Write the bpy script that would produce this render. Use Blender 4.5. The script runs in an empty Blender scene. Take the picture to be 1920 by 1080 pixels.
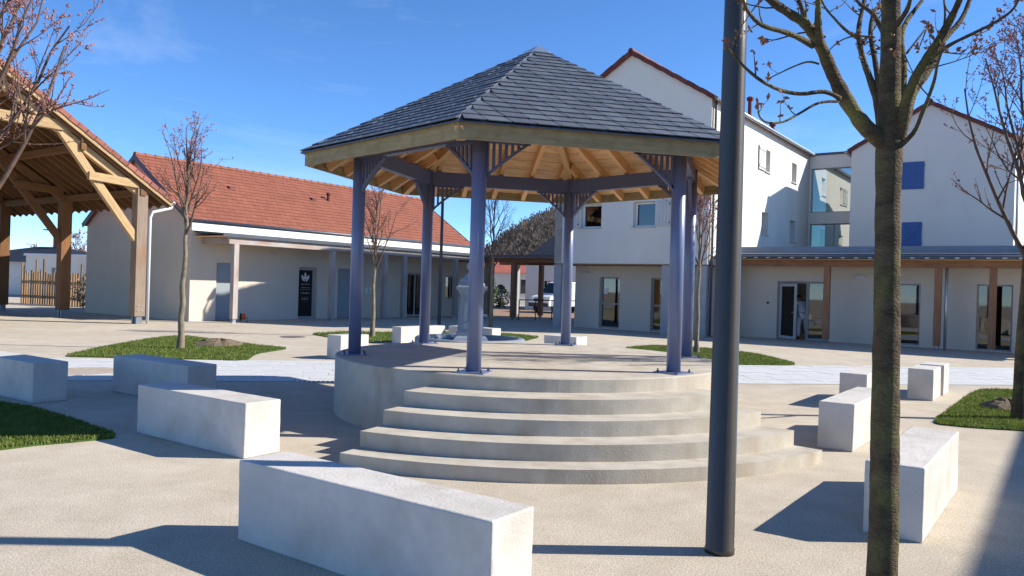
import bpy, bmesh, math, random
from mathutils import Vector, Matrix
R = math.radians
random.seed(7)

# ------------------------------------------------------------------ scene, camera, light
scene = bpy.context.scene
COL = scene.collection
CAM_H, FPX, ROLL, PITCH = 1.62, 1472.2, 0.0298, -0.0012
cam_d = bpy.data.cameras.new("camera"); cam = bpy.data.objects.new("camera", cam_d); COL.objects.link(cam)
cam_d.sensor_width = 36.0; cam_d.lens = FPX / 1920 * 36; cam_d.clip_start = 0.05; cam_d.clip_end = 3000
cr, sr = math.cos(ROLL), math.sin(ROLL); cp, sp = math.cos(PITCH), math.sin(PITCH)
fw = Vector((0, cp, sp)); up0 = Vector((0, -sp, cp)); rt0 = Vector((1, 0, 0))
rt = rt0 * cr + up0 * sr; up = up0 * cr - rt0 * sr
m = Matrix((rt, up, -fw)).transposed().to_4x4(); m.translation = (0, 0, CAM_H)
cam.matrix_world = m
scene.camera = cam

SUN_EL = 32.6; SUN_AZ = 2.4
SUN_DIR = Vector((math.cos(R(SUN_AZ)) * math.cos(R(SUN_EL)), math.sin(R(SUN_AZ)) * math.cos(R(SUN_EL)), math.sin(R(SUN_EL))))
world = bpy.data.worlds.new("World"); scene.world = world; world.use_nodes = True
wn, wl = world.node_tree.nodes, world.node_tree.links
for n in list(wn): wn.remove(n)
wo = wn.new("ShaderNodeOutputWorld"); bg = wn.new("ShaderNodeBackground"); sky = wn.new("ShaderNodeTexSky")
sky.sky_type = 'NISHITA'; sky.sun_disc = False; sky.sun_elevation = R(SUN_EL); sky.sun_rotation = R(90 - SUN_AZ)
sky.air_density = 0.62; sky.dust_density = 0.0; sky.ozone_density = 6.0; sky.altitude = 250
tc = wn.new("ShaderNodeTexCoord"); mp = wn.new("ShaderNodeMapping"); mp.inputs['Scale'].default_value = (1.3, 1.3, 4.2)
mp.inputs['Location'].default_value = (0.35, 0.2, 0.1)
nz = wn.new("ShaderNodeTexNoise"); nz.inputs['Scale'].default_value = 2.3; nz.inputs['Detail'].default_value = 7; nz.inputs['Roughness'].default_value = 0.62
nz.inputs['Distortion'].default_value = 0.5
rp = wn.new("ShaderNodeValToRGB"); rp.color_ramp.elements[0].position = 0.55; rp.color_ramp.elements[1].position = 0.92
rp.color_ramp.elements[0].color = (0, 0, 0, 1); rp.color_ramp.elements[1].color = (0.38, 0.38, 0.38, 1)
mx = wn.new("ShaderNodeMixRGB"); mx.inputs['Color2'].default_value = (3.6, 4.2, 5.0, 1)
wl.new(tc.outputs['Generated'], mp.inputs['Vector']); wl.new(mp.outputs['Vector'], nz.inputs['Vector']); wl.new(nz.outputs['Fac'], rp.inputs['Fac'])
hsv = wn.new("ShaderNodeHueSaturation"); hsv.inputs['Saturation'].default_value = 1.08; wl.new(sky.outputs['Color'], hsv.inputs['Color'])
wl.new(rp.outputs['Color'], mx.inputs['Fac']); wl.new(hsv.outputs['Color'], mx.inputs['Color1']); wl.new(mx.outputs['Color'], bg.inputs['Color'])
wl.new(bg.outputs['Background'], wo.inputs['Surface'])
bg.inputs['Strength'].default_value = 0.138

sun_d = bpy.data.lights.new("sun", 'SUN'); sun = bpy.data.objects.new("sun", sun_d); COL.objects.link(sun)
sun_d.energy = 4.8; sun_d.angle = R(0.53); sun_d.color = (1.0, 0.925, 0.81)
sun.rotation_euler = SUN_DIR.to_track_quat('Z', 'Y').to_euler()
sun.location = (30, 0, 40)
scene.view_settings.view_transform = 'Standard'; scene.view_settings.look = 'None'
scene.view_settings.gamma = 1; scene.view_settings.use_curve_mapping = False
scene.view_settings.exposure = 0.86

# ------------------------------------------------------------------ picture -> place helpers
def ray(x, y):
    dx, dy = x - 960, y - 540
    u = dx * cr + dy * sr; v = -dx * sr + dy * cr
    return Vector((u / FPX, cp + v / FPX * sp, sp - v / FPX * cp))
def gp(x, y, z=0.0):
    r = ray(x, y); t = (z - CAM_H) / r.z
    return Vector((r.x * t, r.y * t, z))
def atY(x, y, Y):
    r = ray(x, y); t = Y / r.y
    return Vector((r.x * t, Y, CAM_H + r.z * t))

# ------------------------------------------------------------------ materials
MATS = {}
def nodes_of(name):
    mt = bpy.data.materials.new(name); mt.use_nodes = True
    nt = mt.node_tree; b = nt.nodes['Principled BSDF']
    return mt, nt, b
def mat(name, col, rough=0.8, var=0.12, scale=3.0, stretch=(1, 1, 1), bump=0.15, bscale=None, col2=None, metal=0.0, objrand=0.0,
        spec=0.3, detail=6, stain=None, coords='Object', bdist=0.02):
    mt, nt, b = nodes_of(name); N, L = nt.nodes, nt.links
    tc = N.new("ShaderNodeTexCoord"); mp = N.new("ShaderNodeMapping"); mp.inputs['Scale'].default_value = stretch
    if objrand:
        oi = N.new("ShaderNodeObjectInfo"); ad = N.new("ShaderNodeVectorMath"); ad.operation = 'MULTIPLY_ADD'
        L.new(oi.outputs['Random'], ad.inputs[0]); ad.inputs[1].default_value = (37.0, 53.0, 71.0)
        L.new(tc.outputs[coords], ad.inputs[2]); L.new(ad.outputs[0], mp.inputs['Vector'])
    else:
        L.new(tc.outputs[coords], mp.inputs['Vector'])
    nz = N.new("ShaderNodeTexNoise"); nz.inputs['Scale'].default_value = scale; nz.inputs['Detail'].default_value = detail; nz.inputs['Roughness'].default_value = 0.62
    L.new(mp.outputs['Vector'], nz.inputs['Vector'])
    rp = N.new("ShaderNodeValToRGB"); e = rp.color_ramp.elements
    c2 = col2 if col2 else tuple(min(1, c * (1 + var)) for c in col)
    c1 = tuple(c * (1 - var) for c in col)
    e[0].position = 0.3; e[1].position = 0.7; e[0].color = (*c1, 1); e[1].color = (*c2, 1)
    L.new(nz.outputs['Fac'], rp.inputs['Fac']); out = rp.outputs['Color']
    if stain:
        st, ss, sstr, amt = stain
        m2 = N.new("ShaderNodeMapping"); m2.inputs['Scale'].default_value = sstr; L.new(tc.outputs[coords], m2.inputs['Vector'])
        n2 = N.new("ShaderNodeTexNoise"); n2.inputs['Scale'].default_value = ss; n2.inputs['Detail'].default_value = 5; L.new(m2.outputs['Vector'], n2.inputs['Vector'])
        r2 = N.new("ShaderNodeValToRGB"); r2.color_ramp.elements[0].position = 0.48; r2.color_ramp.elements[1].position = 0.72
        r2.color_ramp.elements[0].color = (0, 0, 0, 1); r2.color_ramp.elements[1].color = (amt, amt, amt, 1)
        L.new(n2.outputs['Fac'], r2.inputs['Fac'])
        mxx = N.new("ShaderNodeMixRGB"); mxx.inputs['Color2'].default_value = (*st, 1)
        L.new(r2.outputs['Color'], mxx.inputs['Fac']); L.new(out, mxx.inputs['Color1']); out = mxx.outputs['Color']
    if objrand:
        hs = N.new("ShaderNodeHueSaturation"); mr = N.new("ShaderNodeMapRange")
        mr.inputs['To Min'].default_value = 1 - objrand; mr.inputs['To Max'].default_value = 1 + objrand
        L.new(oi.outputs['Random'], mr.inputs['Value']); L.new(mr.outputs['Result'], hs.inputs['Value']); L.new(out, hs.inputs['Color']); out = hs.outputs['Color']
    L.new(out, b.inputs['Base Color'])
    b.inputs['Roughness'].default_value = rough; b.inputs['Metallic'].default_value = metal; b.inputs['Specular IOR Level'].default_value = spec
    if bump:
        nb = N.new("ShaderNodeTexNoise"); nb.inputs['Scale'].default_value = bscale or scale * 6; nb.inputs['Detail'].default_value = 4
        L.new(mp.outputs['Vector'], nb.inputs['Vector'])
        bp = N.new("ShaderNodeBump"); bp.inputs['Strength'].default_value = bump; bp.inputs['Distance'].default_value = bdist
        L.new(nb.outputs['Fac'], bp.inputs['Height']); L.new(bp.outputs['Normal'], b.inputs['Normal'])
    MATS[name] = mt
    return mt
WOODX = (0.7, 9, 9)
mat('stone_white', (0.54, 0.515, 0.48), 0.75, 0.10, 5.0, bump=0.22, bscale=48, stain=((0.41, 0.385, 0.34), 2.6, (1, 1, 1), 0.75))
mat('concrete', (0.43, 0.40, 0.34), 0.9, 0.15, 3.4, bump=0.16, bscale=70, stain=((0.30, 0.235, 0.165), 2.2, (1.6, 1.6, 0.5), 0.5), detail=9)
mat('paver', (0.52, 0.53, 0.53), 0.8, 0.12, 1.7, bump=0.15, bscale=30, coords='Object', stain=((0.47, 0.43, 0.36), 0.8, (1, 1, 1), 0.5))
mat('joint_sand', (0.36, 0.31, 0.25), 0.95, 0.15, 8)
mat('soil', (0.10, 0.075, 0.05), 0.95, 0.4, 9, bump=0.5, bscale=30)
mat('mulch', (0.15, 0.115, 0.075), 0.95, 0.4, 20, bump=0.6, bscale=60)
mat('grass_base', (0.055, 0.10, 0.02), 0.95, 0.35, 5, bump=0.4, bscale=60)
mat('slate', (0.100, 0.112, 0.130), 0.42, 0.2, 7, bump=0.3, bscale=26, objrand=0.17, spec=0.5, bdist=0.01)
mat('fascia_pine', (0.33, 0.25, 0.125), 0.7, 0.2, 3.0, WOODX, bump=0.12, objrand=0.1, stain=((0.20, 0.15, 0.06), 3.2, (2.6, 3, 3), 0.55))
mat('ceiling_pine', (0.74, 0.46, 0.235), 0.6, 0.16, 2.6, WOODX, bump=0.08, objrand=0.10, stain=((0.36, 0.18, 0.07), 2.6, (1.6, 5, 5), 0.45))
mat('rafter_pine', (0.66, 0.39, 0.18), 0.6, 0.18, 2.6, WOODX, bump=0.08, objrand=0.14)
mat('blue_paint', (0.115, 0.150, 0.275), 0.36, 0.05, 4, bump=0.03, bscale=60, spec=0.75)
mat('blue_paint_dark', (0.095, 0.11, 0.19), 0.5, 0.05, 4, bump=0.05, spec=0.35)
mat('zinc', (0.42, 0.45, 0.48), 0.38, 0.1, 6, bump=0.05, metal=0.75)
mat('zinc_dark', (0.07, 0.085, 0.11), 0.45, 0.15, 3, bump=0.05, metal=0.3, spec=0.5)
mat('steel_grey', (0.20, 0.22, 0.25), 0.45, 0.15, 6, bump=0.05, metal=0.6)
mat('render_white', (0.70, 0.665, 0.60), 0.92, 0.035, 1.2, bump=0.12, bscale=90, stain=((0.53, 0.515, 0.48), 0.35, (1, 1, 0.5), 0.5))
mat('render_warm', (0.58, 0.515, 0.43), 0.92, 0.04, 1.0, bump=0.12, bscale=90, stain=((0.46, 0.43, 0.38), 0.35, (1, 1, 0.5), 0.5))
mat('render_white2', (0.62, 0.605, 0.57), 0.92, 0.04, 1.0, bump=0.1, bscale=80)
mat('flashing', (0.26, 0.285, 0.31), 0.6, 0.08, 2, bump=0.03)
mat('eaves_white', (0.74, 0.73, 0.70), 0.6, 0.03, 2, bump=0)
mat('reveal_white', (0.78, 0.78, 0.77), 0.8, 0.03, 2, bump=0)
mat('pier_concrete', (0.34, 0.35, 0.36), 0.85, 0.1, 2.5, bump=0.12, bscale=50)
mat('red_tile', (0.235, 0.084, 0.053), 0.75, 0.14, 2.2, bump=0.2, bscale=30, objrand=0.10)
mat('red_tile_stuff', (0.235, 0.084, 0.053), 0.75, 0.16, 1.6, bump=0.2, bscale=30, detail=10)
mat('verge_tile', (0.13, 0.038, 0.032), 0.7, 0.2, 3, bump=0.1, objrand=0.15)
mat('shed_tile', (0.27, 0.10, 0.07), 0.75, 0.2, 3, bump=0.1, objrand=0.2)
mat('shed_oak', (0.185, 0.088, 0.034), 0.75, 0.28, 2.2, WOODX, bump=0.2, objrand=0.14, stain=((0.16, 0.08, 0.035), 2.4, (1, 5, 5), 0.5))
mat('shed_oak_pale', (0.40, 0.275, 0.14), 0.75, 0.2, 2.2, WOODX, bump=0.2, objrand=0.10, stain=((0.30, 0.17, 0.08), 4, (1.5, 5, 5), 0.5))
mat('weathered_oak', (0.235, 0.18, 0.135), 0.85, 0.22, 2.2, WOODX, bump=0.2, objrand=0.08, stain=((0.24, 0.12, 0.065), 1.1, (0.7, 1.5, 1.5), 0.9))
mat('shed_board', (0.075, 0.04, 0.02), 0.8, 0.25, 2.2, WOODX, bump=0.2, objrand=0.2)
mat('larch', (0.27, 0.135, 0.07), 0.7, 0.2, 2.4, WOODX, bump=0.15, objrand=0.12, stain=((0.17, 0.06, 0.03), 3, (1, 4, 4), 0.5))
mat('larch_grey', (0.36, 0.32, 0.30), 0.85, 0.18, 2.4, WOODX, bump=0.15, objrand=0.08, stain=((0.25, 0.13, 0.08), 1.6, (0.6, 2, 2), 0.6))
mat('palisade', (0.27, 0.165, 0.08), 0.85, 0.3, 2.4, WOODX, bump=0.2, objrand=0.35)
mat('frame_grey', (0.30, 0.30, 0.295), 0.5, 0.04, 3, bump=0)
mat('frame_light', (0.46, 0.47, 0.47), 0.5, 0.04, 3, bump=0)
mat('door_grey', (0.25, 0.285, 0.32), 0.5, 0.05, 2, bump=0.03)
mat('shutter_blue', (0.045, 0.11, 0.30), 0.55, 0.08, 4, WOODX, bump=0.08, objrand=0.06)
mat('shutter_grey', (0.52, 0.52, 0.50), 0.6, 0.06, 4, bump=0.05)
mat('lamp_paint', (0.036, 0.032, 0.028), 0.36, 0.1, 6, bump=0.04, bscale=80, metal=0.1, spec=0.6)
mat('bark', (0.092, 0.066, 0.038), 0.9, 0.5, 9, (1, 1, 2.2), bump=1.0, bscale=60, bdist=0.02, stain=((0.20, 0.19, 0.06), 6.0, (1, 1, 0.8), 0.8))
mat('bark_far', (0.20, 0.165, 0.115), 0.9, 0.35, 8, (1, 1, 1), bump=0.3, bscale=30)
mat('twig', (0.115, 0.075, 0.055), 0.85, 0.3, 10, bump=0.1)
mat('bud', (0.33, 0.135, 0.12), 0.8, 0.4, 14, bump=0, col2=(0.50, 0.26, 0.22))
mat('bud_near', (0.25, 0.10, 0.06), 0.7, 0.4, 30, bump=0, col2=(0.40, 0.19, 0.10))
mat('monument_stone', (0.20, 0.24, 0.285), 0.6, 0.08, 3, bump=0.1, bscale=30)
mat('monument_dark', (0.17, 0.215, 0.26), 0.55, 0.12, 3, bump=0.1, bscale=30)
mat('van_white', (0.72, 0.73, 0.74), 0.3, 0.02, 2, bump=0, spec=0.5)
mat('black_plastic', (0.02, 0.02, 0.022), 0.5, 0.1, 5, bump=0.02)
mat('tyre', (0.015, 0.015, 0.016), 0.85, 0.2, 10, bump=0.1)
mat('orange', (0.65, 0.12, 0.03), 0.5, 0.1, 5, bump=0)
mat('red_light', (0.5, 0.03, 0.02), 0.3, 0.1, 5, bump=0)
mat('cloth_white', (0.60, 0.60, 0.62), 0.9, 0.06, 9, bump=0.25, bscale=14)
mat('skin', (0.50, 0.30, 0.22), 0.6, 0.06, 9, bump=0)
mat('hair_dark', (0.03, 0.022, 0.018), 0.7, 0.2, 20, bump=0.2)
mat('panel_black', (0.006, 0.007, 0.009), 0.25, 0.1, 3, bump=0, spec=0.5)
mat('print_white', (0.70, 0.70, 0.70), 0.6, 0.03, 3, bump=0)
mat('room_wall', (0.24, 0.235, 0.20), 0.9, 0.05, 2, bump=0)
mat('room_floor', (0.30, 0.27, 0.22), 0.8, 0.1, 2, bump=0)
mat('hill_soil', (0.10, 0.085, 0.06), 0.95, 0.3, 0.1, bump=0)
mat('far_wood', (0.155, 0.125, 0.10), 0.95, 0.2, 0.12, bump=0, col2=(0.20, 0.165, 0.135))
mat('hedge', (0.045, 0.075, 0.02), 0.9, 0.4, 4, bump=0, col2=(0.10, 0.14, 0.04))
mat('dry_brush', (0.26, 0.19, 0.12), 0.9, 0.4, 4, bump=0)
mat('tarmac_brown', (0.26, 0.17, 0.11), 0.95, 0.25, 1.2, bump=0.3)
mat('manhole_cast', (0.12, 0.115, 0.11), 0.7, 0.2, 8, bump=0.3)
mat('lens_white', (0.65, 0.66, 0.66), 0.35, 0.02, 2, bump=0)
mat('far_slate', (0.022, 0.028, 0.045), 0.9, 0.2, 2, bump=0.1, spec=0.1)
mat('far_red', (0.30, 0.09, 0.06), 0.8, 0.2, 2, bump=0.1)

def gravel_mat():
    mt, nt, b = nodes_of('gravel'); N, L = nt.nodes, nt.links
    tc = N.new("ShaderNodeTexCoord")
    def noise(s, d, r=0.6):
        n = N.new("ShaderNodeTexNoise"); n.inputs['Scale'].default_value = s; n.inputs['Detail'].default_value = d; n.inputs['Roughness'].default_value = r
        L.new(tc.outputs['Object'], n.inputs['Vector']); return n
    big = noise(0.35, 5, 0.65); mid = noise(2.2, 6, 0.7); fine = noise(75, 3, 0.7)
    r1 = N.new("ShaderNodeValToRGB"); e = r1.color_ramp.elements
    e[0].position, e[1].position = 0.32, 0.68; e[0].color = (0.455, 0.405, 0.325, 1); e[1].color = (0.535, 0.485, 0.40, 1)
    L.new(big.outputs['Fac'], r1.inputs['Fac'])
    r2 = N.new("ShaderNodeValToRGB"); e = r2.color_ramp.elements
    e[0].position, e[1].position = 0.30, 0.72; e[0].color = (0.86, 0.845, 0.82, 1); e[1].color = (1.08, 1.08, 1.08, 1)
    L.new(mid.outputs['Fac'], r2.inputs['Fac'])
    r3 = N.new("ShaderNodeValToRGB"); e = r3.color_ramp.elements
    e[0].position, e[1].position = 0.28, 0.72; e[0].color = (0.58, 0.55, 0.52, 1); e[1].color = (1.30, 1.31, 1.33, 1)
    L.new(fine.outputs['Fac'], r3.inputs['Fac'])
    m1 = N.new("ShaderNodeMixRGB"); m1.blend_type = 'MULTIPLY'; m1.inputs['Fac'].default_value = 1
    m2 = N.new("ShaderNodeMixRGB"); m2.blend_type = 'MULTIPLY'; m2.inputs['Fac'].default_value = 1
    L.new(r1.outputs['Color'], m1.inputs['Color1']); L.new(r2.outputs['Color'], m1.inputs['Color2'])
    L.new(m1.outputs['Color'], m2.inputs['Color1']); L.new(r3.outputs['Color'], m2.inputs['Color2'])
    L.new(m2.outputs['Color'], b.inputs['Base Color']); b.inputs['Roughness'].default_value = 0.95; b.inputs['Specular IOR Level'].default_value = 0.15
    bp = N.new("ShaderNodeBump"); bp.inputs['Strength'].default_value = 0.55; bp.inputs['Distance'].default_value = 0.008
    L.new(fine.outputs['Fac'], bp.inputs['Height'])
    bp2 = N.new("ShaderNodeBump"); bp2.inputs['Strength'].default_value = 0.12; bp2.inputs['Distance'].default_value = 0.05
    L.new(mid.outputs['Fac'], bp2.inputs['Height']); L.new(bp.outputs['Normal'], bp2.inputs['Normal']); L.new(bp2.outputs['Normal'], b.inputs['Normal'])
    MATS['gravel'] = mt
gravel_mat()
def grass_mat():
    mt, nt, b = nodes_of('grass_blade'); N, L = nt.nodes, nt.links
    tc = N.new("ShaderNodeTexCoord"); n = N.new("ShaderNodeTexNoise"); n.inputs['Scale'].default_value = 4.0; n.inputs['Detail'].default_value = 10; n.inputs['Roughness'].default_value = 0.75
    L.new(tc.outputs['Object'], n.inputs['Vector']); r = N.new("ShaderNodeValToRGB"); e = r.color_ramp.elements
    e[0].position, e[1].position = 0.35, 0.68; e[0].color = (0.070, 0.135, 0.012, 1); e[1].color = (0.22, 0.24, 0.05, 1)
    L.new(n.outputs['Fac'], r.inputs['Fac']); L.new(r.outputs['Color'], b.inputs['Base Color']); b.inputs['Roughness'].default_value = 0.7
    tr = N.new("ShaderNodeBsdfTranslucent"); mxs = N.new("ShaderNodeMixShader"); mxs.inputs['Fac'].default_value = 0.3
    L.new(r.outputs['Color'], tr.inputs['Color']); L.new(b.outputs['BSDF'], mxs.inputs[1]); L.new(tr.outputs['BSDF'], mxs.inputs[2])
    L.new(mxs.outputs['Shader'], N['Material Output'].inputs['Surface'])
    MATS['grass_blade'] = mt
grass_mat()
def glass_mat(name, tint, refl_boost=0.06, rough=0.02):
    mt, nt, b = nodes_of(name); N, L = nt.nodes, nt.links
    N.remove(b)
    t = N.new("ShaderNodeBsdfTransparent"); t.inputs['Color'].default_value = (*tint, 1)
    g = N.new("ShaderNodeBsdfGlossy"); g.inputs['Roughness'].default_value = rough; g.inputs['Color'].default_value = (1, 1, 1, 1)
    fr = N.new("ShaderNodeFresnel"); fr.inputs['IOR'].default_value = 1.5
    ad = N.new("ShaderNodeMath"); ad.operation = 'ADD'; ad.use_clamp = True; ad.inputs[1].default_value = refl_boost
    L.new(fr.outputs['Fac'], ad.inputs[0]); mxs = N.new("ShaderNodeMixShader")
    L.new(ad.outputs[0], mxs.inputs['Fac']); L.new(t.outputs['BSDF'], mxs.inputs[1]); L.new(g.outputs['BSDF'], mxs.inputs[2])
    L.new(mxs.outputs['Shader'], N['Material Output'].inputs['Surface'])
    MATS[name] = mt
glass_mat('glass', (0.42, 0.45, 0.44), 0.04)
glass_mat('glass_green', (0.50, 0.62, 0.58), 0.28)
glass_mat('glass_dark', (0.20, 0.21, 0.22), 0.05)

# ------------------------------------------------------------------ mesh helpers
class MB:
    def __init__(s): s.v = []; s.f = []
    def quad(s, a, b, c, d):
        i = len(s.v); s.v += [tuple(a), tuple(b), tuple(c), tuple(d)]; s.f.append((i, i + 1, i + 2, i + 3))
    def poly(s, pts):
        i = len(s.v); s.v += [tuple(p) for p in pts]; s.f.append(tuple(range(i, i + len(pts))))
    def box(s, x0, x1, y0, y1, z0, z1):
        i = len(s.v)
        s.v += [(x0, y0, z0), (x1, y0, z0), (x1, y1, z0), (x0, y1, z0), (x0, y0, z1), (x1, y0, z1), (x1, y1, z1), (x0, y1, z1)]
        s.f += [tuple(i + k for k in q) for q in ((0, 3, 2, 1), (4, 5, 6, 7), (0, 1, 5, 4), (1, 2, 6, 5), (2, 3, 7, 6), (3, 0, 4, 7))]
    def hexa(s, b, t):
        i = len(s.v); n = len(b); s.v += [tuple(p) for p in b] + [tuple(p) for p in t]
        s.f.append(tuple(i + k for k in reversed(range(n)))); s.f.append(tuple(i + n + k for k in range(n)))
        for k in range(n): s.f.append((i + k, i + (k + 1) % n, i + n + (k + 1) % n, i + n + k))
    def bar(s, p0, p1, w, h, upv=(0, 0, 1)):
        p0, p1 = Vector(p0), Vector(p1); d = (p1 - p0).normalized(); u = Vector(upv)
        if abs(d.dot(u)) > 0.98: u = Vector((0, 1, 0))
        r = d.cross(u).normalized() * (w / 2); u = r.cross(d).normalized() * (h / 2)
        s.hexa([p0 - r - u, p0 + r - u, p0 + r + u, p0 - r + u], [p1 - r - u, p1 + r - u, p1 + r + u, p1 - r + u])
    def tube(s, pts, rad, n=6, cap=True):
        pts = [Vector(p) for p in pts]; base = len(s.v); prev = None
        for k, p in enumerate(pts):
            d = (pts[min(k + 1, len(pts) - 1)] - pts[max(k - 1, 0)])
            d = d.normalized() if d.length > 1e-9 else Vector((0, 0, 1))
            if prev is None:
                a = Vector((1, 0, 0)) if abs(d.x) < 0.8 else Vector((0, 1, 0)); u = d.cross(a).normalized()
            else:
                u = prev - d * prev.dot(d); u = u.normalized() if u.length > 1e-6 else d.orthogonal().normalized()
            prev = u; w = d.cross(u); r = rad[k] if hasattr(rad, '__len__') else rad
            for j in range(n):
                t = 2 * math.pi * j / n; s.v.append(tuple(p + (u * math.cos(t) + w * math.sin(t)) * r))
        for k in range(len(pts) - 1):
            for j in range(n):
                a = base + k * n + j; b2 = base + k * n + (j + 1) % n; s.f.append((a, b2, b2 + n, a + n))
        if cap:
            s.f.append(tuple(base + j for j in reversed(range(n)))); e = base + (len(pts) - 1) * n; s.f.append(tuple(e + j for j in range(n)))
    def lathe(s, prof, n=24, c=(0, 0)):
        base = len(s.v)
        for r, z in prof:
            for j in range(n):
                t = 2 * math.pi * j / n; s.v.append((c[0] + r * math.cos(t), c[1] + r * math.sin(t), z))
        for k in range(len(prof) - 1):
            for j in range(n):
                a = base + k * n + j; b2 = base + k * n + (j + 1) % n; s.f.append((a, b2, b2 + n, a + n))
        s.f.append(tuple(base + j for j in reversed(range(n)))); e = base + (len(prof) - 1) * n; s.f.append(tuple(e + j for j in range(n)))
    def sqlathe(s, prof):
        base = len(s.v)
        for r, z in prof: s.v += [(-r, -r, z), (r, -r, z), (r, r, z), (-r, r, z)]
        for k in range(len(prof) - 1):
            for j in range(4):
                a = base + k * 4 + j; b2 = base + k * 4 + (j + 1) % 4; s.f.append((a, b2, b2 + 4, a + 4))
        s.f.append((base + 3, base + 2, base + 1, base)); e = base + (len(prof) - 1) * 4; s.f.append((e, e + 1, e + 2, e + 3))
    def mesh(s, name, material):
        me = bpy.data.meshes.new(name); me.from_pydata(s.v, [], s.f); me.update()
        if material: me.materials.append(MATS[material])
        return me
    def build(s, name, material, parent=None, smooth=False, bevel=0.0):
        me = s.mesh(name, material); o = bpy.data.objects.new(name, me); COL.objects.link(o)
        if parent is not None: o.parent = parent
        if smooth:
            for p in me.polygons: p.use_smooth = True
        if bevel:
            b = o.modifiers.new('bevel', 'BEVEL'); b.width = bevel; b.segments = 2; b.limit_method = 'ANGLE'
        return o
def tag(o, label=None, cat=None, group=None, kind=None):
    if label: o['label'] = label
    if cat: o['category'] = cat
    if group: o['group'] = group
    if kind: o['kind'] = kind
    return o
def empty(name, loc=(0, 0, 0), rz=0.0):
    o = bpy.data.objects.new(name, None); COL.objects.link(o); o.location = loc; o.rotation_euler = (0, 0, rz); o.empty_display_size = 0.2
    return o
def inst(name, me, parent, mtx):
    o = bpy.data.objects.new(name, me); COL.objects.link(o)
    if parent is not None: o.parent = parent
    o.matrix_local = mtx
    return o
BEAMS = {}
def beam(name, p0, p1, w, h, material, parent, upv=(0, 0, 1)):
    """timber with its own x axis along the grain"""
    p0, p1 = Vector(p0), Vector(p1); d = p1 - p0; Lg = d.length; d.normalize(); u = Vector(upv)
    if abs(d.dot(u)) > 0.98: u = Vector((0, 1, 0))
    y = u.cross(d).normalized(); z = d.cross(y)
    key = (round(Lg, 3), w, h, material)
    if key not in BEAMS:
        b = MB(); b.box(0, Lg, -w / 2, w / 2, -h / 2, h / 2); BEAMS[key] = b.mesh(name, material)
    M = Matrix((d, y, z)).transposed().to_4x4(); M.translation = p0
    return inst(name, BEAMS[key], parent, M)
def post(name, x, y, z0, z1, w, material, parent, d=None):
    d = d or w
    return beam(name, (x, y, z0), (x, y, z1), w, d, material, parent)
def wall_mesh(L, H, T, openings, z0=0.0, gable=None):
    """wall in local x (0..L), thickness to +y (0..T), openings (x0,x1,z0,z1); gable = apex height"""
    b = MB()
    xs = sorted(set([0, L] + [v for o in openings for v in o[:2]])); zs = sorted(set([z0, H] + [v for o in openings for v in o[2:]]))
    op = lambda i, k: any(o[0] - 1e-6 < (xs[i] + xs[i + 1]) / 2 < o[1] and o[2] < (zs[k] + zs[k + 1]) / 2 < o[3] for o in openings)
    nx, nz_ = len(xs) - 1, len(zs) - 1
    for i in range(nx):
        for k in range(nz_):
            x0, x1, a, c = xs[i], xs[i + 1], zs[k], zs[k + 1]
            if op(i, k):
                continue
            b.quad((x0, 0, a), (x1, 0, a), (x1, 0, c), (x0, 0, c)); b.quad((x1, T, a), (x0, T, a), (x0, T, c), (x1, T, c))
            if i == 0 or op(i - 1, k): b.quad((x0, T, a), (x0, 0, a), (x0, 0, c), (x0, T, c))
            if i == nx - 1 or op(i + 1, k): b.quad((x1, 0, a), (x1, T, a), (x1, T, c), (x1, 0, c))
            if k == 0 or op(i, k - 1): b.quad((x0, T, a), (x1, T, a), (x1, 0, a), (x0, 0, a))
            if (k == nz_ - 1 and not gable) or (k < nz_ - 1 and op(i, k + 1)): b.quad((x0, 0, c), (x1, 0, c), (x1, T, c), (x0, T, c))
    if gable:
        b.poly([(0, 0, H), (L, 0, H), (L / 2, 0, gable)]); b.poly([(L, T, H), (0, T, H), (L / 2, T, gable)])
        b.quad((L, 0, H), (L, T, H), (L / 2, T, gable), (L / 2, 0, gable)); b.quad((L / 2, 0, gable), (L / 2, T, gable), (0, T, H), (0, 0, H))
    return b
def place(o, loc, rz=0.0):
    o.location = loc; o.rotation_euler = (0, 0, rz); return o

TH = R(-35.3)                     # the whole square is laid out on this grid
E2 = Vector((math.cos(TH), math.sin(TH), 0)); E1 = Vector((-E2.y, E2.x, 0))

# ------------------------------------------------------------------ the ground
b = MB(); b.quad((-900, -200, 0), (900, -200, 0), (900, 1400, 0), (-900, 1400, 0))
tag(b.build('ground', 'gravel'), kind='structure')

# pale paved band behind the bandstand: bed sheet and individual stones
BA = R(11.5); bdx = Vector((math.cos(BA), math.sin(BA), 0)); bdy = Vector((-bdx.y, bdx.x, 0)); BO = Vector((0, 13.25, 0))
band = MB(); band.box(-22, 30, 0, 3.35, -0.05, 0.004)
bo = band.build('paved_path', 'joint_sand'); place(bo, BO, BA); tag(bo, kind='structure')
stones = []
for r in range(11):
    y0 = r * 0.304 + 0.006; x = -21.9 + random.random() * 0.5
    while x < 29.4:
        w = random.choice((0.5, 0.62, 0.75, 0.9)); stones.append((x, y0, w - 0.012, 0.292)); x += w
def stone_key(s):
    p = BO + bdx * (s[0] + s[2] / 2) + bdy * (s[1] + 0.15)
    if abs(p.x / p.y) > 0.66 or (abs(p.x - 0.25) < 2.6 and p.y < 18): return 1e6 + p.length
    return p.length
stones.sort(key=stone_key)
stone_me = {}
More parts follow.
